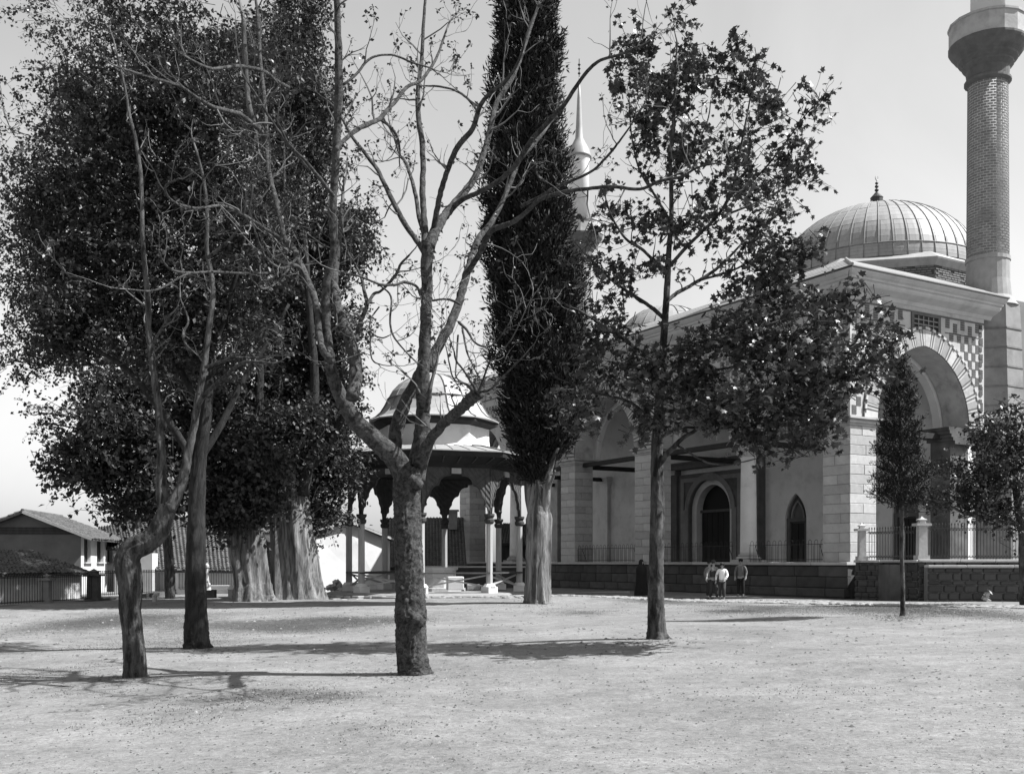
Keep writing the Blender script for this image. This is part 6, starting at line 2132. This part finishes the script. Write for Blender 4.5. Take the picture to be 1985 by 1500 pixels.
# ------------------------------------------------------------------ ground litter, grass, pebbles
def scatter():
    rs = RNG
    # pebbles and clods: low irregular lumps
    for name, n, mat, smin, smax, seed in (('pebbles', 6000, M['pebble'], .008, .034, 1), ('litter_clod_shade', 9000, M['litter'], .010, .042, 2)):  # the dark litter also stands in for shadow streaks of clods
        py = 1160 + (1500 - 1160) * rs.random(n) ** 0.75
        px = -20 + 2030 * rs.random(n)
        if name == 'litter_clod_shade':
            k = 0
            for (bx, by, w) in ((800, 1308, 60), (262, 1312, 45), (382, 1257, 50), (1273, 1239, 45), (1750, 1195, 24), (1042, 1170, 50), (520, 1170, 120)):
                m = 220
                px[k:k + m] = bx + rs.normal(size=m) * w
                py[k:k + m] = by + 3 + rs.normal(size=m) * w * 0.13
                k += m
        Vs, Fs = [], []
        for i in range(n):
            g = on_ground_fast(px[i], py[i])
            s = smin + (smax - smin) * rs.random() ** 3.0
            if rs.random() < 0.008: s *= 1.6
            s *= min(1.9, max(0.6, g[1] / 14.0)) if name == 'pebbles' else min(1.7, max(0.6, g[1] / 14.0))
            a = rs.random() * 6.28
            m = 5
            n0 = len(Vs)
            el = 0.5 + rs.random() * 0.5
            for j in range(m):
                an = 2 * math.pi * j / m
                x, y = s * math.cos(an) * (0.8 + .4 * rs.random()), s * el * math.sin(an) * (0.8 + .4 * rs.random())
                Vs.append((g[0] + x * math.cos(a) - y * math.sin(a), g[1] + x * math.sin(a) + y * math.cos(a), g[2] - 0.005))
            Vs.append((g[0], g[1], g[2] + s * (0.5 if name == 'pebbles' else 0.45)))
            for j in range(m):
                Fs.append((n0 + j, n0 + (j + 1) % m, n0 + m))
        o = fast_mesh(name, Vs, Fs, mat, smooth=True)
        o['kind'] = 'stuff'
        o['label'] = 'small pale pebbles and clods strewn over the dusty yard' if name == 'pebbles' else 'dark fallen leaves and crumbs, also standing in for clod shadows on the yard'
        o['category'] = 'pebbles' if name == 'pebbles' else 'litter'
    # grass blades in the worn turf patches
    Ps = []
    for (cx, cy, rx, ry, w) in TURF:
        n = int(min(7000, 2400 * w * rx * ry))
        a = rs.random(n) * 6.28
        r = rs.random(n) ** 0.6 * 1.25
        x = cx + rx * r * np.cos(a) * (1 + .15 * np.sin(a * 5)) + rs.normal(size=n) * .25; y = cy + ry * r * np.sin(a) + rs.normal(size=n) * .25
        clump = np.sin(x * 3.1 + np.sin(y * 2.7) * 2) * np.sin(y * 4.3 + np.cos(x * 1.9) * 2) + rs.normal(size=n) * .35
        k = clump > -0.25
        for q in zip(x[k], y[k]):
            if q[1] > 9: Ps.append((q[0], q[1], ground_z(q[0], q[1]) - 0.004))
    Ps = np.array(Ps)
    n = len(Ps)
    D = np.stack([rs.normal(size=n) * .6, rs.normal(size=n) * .6, np.full(n, .75)], 1)
    Nn = rs.normal(size=(n, 3))
    S = 0.010 + 0.012 * rs.random(n)
    V, F = leaves_geo(Ps, D, norm(Nn), S * 1.2, LEAF_SIMPLE)
    o = fast_mesh('grass', V, F, M['grass'])
    o['kind'] = 'stuff'; o['label'] = 'thin worn grass in dark patches on the dusty yard'; o['category'] = 'grass'
def on_ground_fast(px, py):
    Y = EYE * FPX / (py - PY0)
    for _ in range(9):
        Y = 0.4 * Y + 0.6 * (EYE - ground_z((px - PX0) / FPX * Y, Y)) * FPX / (py - PY0)
    X = (px - PX0) / FPX * Y
    return (X, Y, ground_z(X, Y))
scatter()
# ------------------------------------------------------------------ people
def skin_mesh(name, verts, edges, radii, mat, parent, levels=2, root=0):
    me = bpy.data.meshes.new(name + '_cage')
    me.from_pydata([tuple(v) for v in verts], edges, [])
    ob = bpy.data.objects.new(name + '_cage', me)
    COL.objects.link(ob)
    sk = ob.modifiers.new('skin', 'SKIN')
    for i, r in enumerate(radii):
        me.skin_vertices[0].data[i].radius = (r, r) if not isinstance(r, tuple) else r
    me.skin_vertices[0].data[root].use_root = True
    sk.use_smooth_shade = True
    ss = ob.modifiers.new('sub', 'SUBSURF'); ss.levels = levels; ss.render_levels = levels
    dg = bpy.context.evaluated_depsgraph_get()
    ev = ob.evaluated_get(dg)
    m2 = bpy.data.meshes.new_from_object(ev, depsgraph=dg)
    m2.name = name
    m2.materials.clear(); m2.materials.append(mat)
    bpy.data.objects.remove(ob)
    m2.polygons.foreach_set('use_smooth', [True] * len(m2.polygons))
    return link(bpy.data.objects.new(name, m2), parent)

def person(label, px, py, Y, h, heading, shirt, trousers, pose, hat=None, vest=None, group=None):
    p = P(px, py, Y)
    root = thing('person', label, 'person', (p.x, p.y, p.z), heading, group)
    s = h / 1.7
    la, ra, ll, rl = pose['la'], pose['ra'], pose['ll'], pose['rl']
    V, E, Rr = [], [], []
    def add(v, r, par=None):
        V.append(Vector(v) * s); Rr.append((r[0] * s, r[1] * s) if isinstance(r, tuple) else r * s)
        if par is not None: E.append((par, len(V) - 1))
        return len(V) - 1
    pelvis = add((0, 0, .92), (.145, .105))
    waist = add((0, 0, 1.08), (.125, .09), pelvis)
    chest = add((0, 0, 1.28), (.155, .11), waist)
    neckb = add((0, 0.0, 1.43), .07, chest)
    neck = add((0, .01, 1.49), .05, neckb)
    jaw = add((0, .03, 1.545), (.06, .07), neck)
    head = add((0, .02, 1.62), (.078, .095), jaw)
    top = add((0, .01, 1.675), (.055, .07), head)
    nose = add((0, .115, 1.60), .013, head)
    for sx, arm in ((-1, la), (1, ra)):
        sh = add((sx * .17, 0, 1.40), .06, neckb)
        el = add(arm[0], .042, sh)
        wr = add(arm[1], .028, el)
        d = (Vector(arm[1]) - Vector(arm[0])).normalized()
        pa = add(Vector(arm[1]) + d * .07, (.036, .022), wr)
        sd = d.cross(Vector((0, 1, 0.2))).normalized()
        for k, ln in enumerate((.065, .078, .072, .055)):
            f1 = add(Vector(arm[1]) + d * (.075 + ln * .55) + sd * (.016 * (k - 1.5) * 1.3), .0095, pa)
            add(Vector(arm[1]) + d * (.075 + ln) + sd * (.02 * (k - 1.5)) + Vector((0, .012, 0)), .008, f1)
        th = add(Vector(arm[1]) + d * .05 - sd * .045 * 1, .011, wr)
        add(Vector(arm[1]) + d * .085 - sd * .06, .009, th)
    for sx, leg in ((-1, ll), (1, rl)):
        hp = add((sx * .09, 0, .84), .088, pelvis)
        kn = add(leg[0], .058, hp)
        an = add(leg[1], .038, kn)
        he = add(Vector(leg[1]) + Vector((0, -.02, -.06)), .036, an)
        add(Vector(leg[1]) + Vector((0, .15, -.075)), (.038, .022), he)
    skin_mesh('body', V, E, Rr, M['skin'], root)
    def cloth(name, pts, mat):
        v, e, r = [], [], []
        for q, rad, par in pts:
            v.append(Vector(q) * s); r.append((rad[0] * s, rad[1] * s) if isinstance(rad, tuple) else rad * s)
            if par is not None: e.append((par, len(v) - 1))
        return skin_mesh(name, v, e, r, mat, root)
    def mix(a, b, f): return Vector(a).lerp(Vector(b), f)
    shp = [((0, 0, .90), (.17, .125), None), ((0, 0, 1.08), (.155, .115), 0), ((0, 0, 1.28), (.18, .13), 1), ((0, 0, 1.425), (.085, .075), 2)]
    for sx, arm in ((-1, la), (1, ra)):
        n = len(shp)
        shp += [((sx * .175, 0, 1.39), .078, 3), (arm[0], .058, n), (mix(arm[0], arm[1], .85), .042, n + 1)]
    cloth('shirt', shp, shirt)
    if trousers is not None:
        tr = [((0, 0, .96), (.155, .115), None)]
        for sx, leg in ((-1, ll), (1, rl)):
            n = len(tr)
            tr += [((sx * .09, 0, .82), .105, 0), (leg[0], .08, n), (mix(leg[0], leg[1], .92), .062, n + 1)]
        cloth('trousers', tr, trousers)
    if vest:
        cloth('vest', [((0, 0, .95), (.18, .135), None), ((0, 0, 1.1), (.168, .127), 0), ((0, 0, 1.28), (.19, .14), 1), ((0, 0, 1.39), (.13, .09), 2)], vest)
    # features: eyes, mouth, ears; hair and cap
    fm = MB()
    for sx in (-1, 1):
        fm.obox(Vector((sx * .03, .108, 1.62)) * s, (.012 * s, 0, 0), (0, .006 * s, 0), (0, 0, .006 * s))
    fm.obox(Vector((0, .108, 1.565)) * s, (.02 * s, 0, 0), (0, .005 * s, 0), (0, 0, .004 * s))
    fm.build('eyes_and_mouth', M['cloth_black'], root, local=True)
    e = MB()
    for sx in (-1, 1):
        e.obox(Vector((sx * .084, .01, 1.605)) * s, (.008 * s, 0, 0), (0, .018 * s, 0), (0, 0, .03 * s))
    e.build('ears', M['skin'], root, local=True)
    hr = MB().lathe([(.088 * s * math.cos(t), 1.645 * s + .085 * s * math.sin(t)) for t in np.linspace(-.45, 1.45, 8)], 16)
    hr.v = [(x, y * 1.12 - 0.012 * s, z) for x, y, z in hr.v]
    hr.build('hair', M['cloth_black'], root, local=True, smooth=True)
    if hat:
        c = MB().lathe([(.10 * s, 1.665 * s), (.105 * s, 1.70 * s), (.09 * s, 1.745 * s), (.04 * s, 1.765 * s), (.005, 1.766 * s)], 16)
        c.obox(Vector((0, .125, 1.668)) * s, (.07 * s, 0, 0), (0, .05 * s, 0), (0, 0, .006 * s))
        c.build('cap', hat, root, local=True, smooth=True)
    sh = MB()
    for leg in (ll, rl):
        f = Vector(leg[1]) * s
        sh.obox(f + Vector((0, .05, -.07)) * s, (.045 * s, 0, 0), (0, .13 * s, 0), (0, 0, .03 * s))
    sh.build('shoes', M['cloth_black'], root, local=True)
    return root

stand = dict(la=((-.26, -.02, 1.14), (-.24, .10, .92)), ra=((.26, -.02, 1.14), (.25, .08, .90)), ll=((-.10, .03, .48), (-.11, -.02, .10)), rl=((.10, .02, .48), (.12, .0, .10)))
stride = dict(la=((-.25, .10, 1.16), (-.20, .28, 1.04)), ra=((.27, -.10, 1.15), (.30, -.05, .90)), ll=((-.09, .20, .50), (-.10, .18, .10)), rl=((.09, .02, .47), (.11, -.22, .13)))
hold = dict(la=((-.24, .05, 1.15), (-.08, .25, 1.10)), ra=((.30, .0, 1.18), (.36, .1, .98)), ll=((-.09, .15, .50), (-.10, .14, .10)), rl=((.10, .0, .47), (.12, -.12, .11)))
H = R(180)
person('dark capped boy in a dark waistcoat, middle one of the walking trio before the plinth', 1383, 1163, 43.6, 1.63, H + .2, M['cloth_pale'], M['cloth_dark'], hold, hat=M['cloth_dark'], vest=M['cloth_dark'])
person('boy in a bright white shirt and dark trousers, right one of the walking trio', 1400, 1163, 43.3, 1.52, H - .25, M['cloth_white'], M['cloth_dark'], stride, hat=M['cloth_dark'])
person('figure in a long grey coat at the left and rear of the walking trio', 1375, 1160, 44.4, 1.58, H + .5, M['cloth_grey'], M['cloth_dark'], stand)
person('man in dark clothes standing in the shade right of the walking boys', 1436, 1157, 46.3, 1.66, H - .4, M['cloth_grey'], M['cloth_black'], stand, hat=M['cloth_black'])

def cloaked():
    p = P(1243, 1156, 48.0)
    root = thing('person', 'woman wrapped head to foot in a black veil, left of the maple-leaved tree', 'person', (p.x, p.y, p.z), H + .6)
    s = 1.0
    V = [Vector(v) for v in ((0, 0, .9), (0, 0, 1.25), (0, 0, 1.42), (0, .02, 1.5), (0, .03, 1.6), (-.09, 0, .82), (-.1, .05, .45), (-.1, .02, .1), (-.1, .12, .04), (.09, 0, .82), (.1, -.02, .45), (.1, -.05, .1), (.1, .07, .04), (-.17, 0, 1.38), (-.2, .03, 1.15), (-.06, .15, 1.1), (.17, 0, 1.38), (.2, .02, 1.15), (.07, .16, 1.06))]
    E = [(0, 1), (1, 2), (2, 3), (3, 4), (0, 5), (5, 6), (6, 7), (7, 8), (0, 9), (9, 10), (10, 11), (11, 12), (2, 13), (13, 14), (14, 15), (2, 16), (16, 17), (17, 18)]
    skin_mesh('body', V, E, [.13, .12, .07, .05, .085, .09, .06, .04, .03, .09, .06, .04, .03, .05, .035, .025, .05, .035, .025], M['skin'], root)
    mb = MB()
    prof = [(.34, .03), (.33, .2), (.30, .5), (.27, .8), (.26, 1.0), (.27, 1.2), (.25, 1.33), (.19, 1.43), (.135, 1.5), (.125, 1.58), (.115, 1.65), (.08, 1.71), (.02, 1.735)]
    n = 28
    for r, z in prof:
        for k in range(n):
            a = 2 * math.pi * k / n
            f = 1 + (0.09 * math.sin(7 * a + z * 2) + 0.04 * math.sin(12 * a + 1)) * max(0, 1 - z / 1.4)
            fr = 1.0 + (0.14 if 0.9 < z < 1.25 and math.sin(a) > 0.4 else 0)
            mb.v.append((r * f * math.cos(a), r * .85 * f * fr * math.sin(a), z))
    for i in range(len(prof) - 1):
        for k in range(n):
            if i in (8, 9) and k in (6, 7):
                continue
            a, b = i * n + k, i * n + (k + 1) % n
            mb.f.append((a, b, b + n, a + n))
    mb.build('veil', M['cloth_black'], root, local=True, smooth=True)
    MB().obox((0, .115, 1.58), (.03, 0, 0), (0, .008, 0), (0, 0, .035)).build('face', M['skin'], root, local=True)
cloaked()
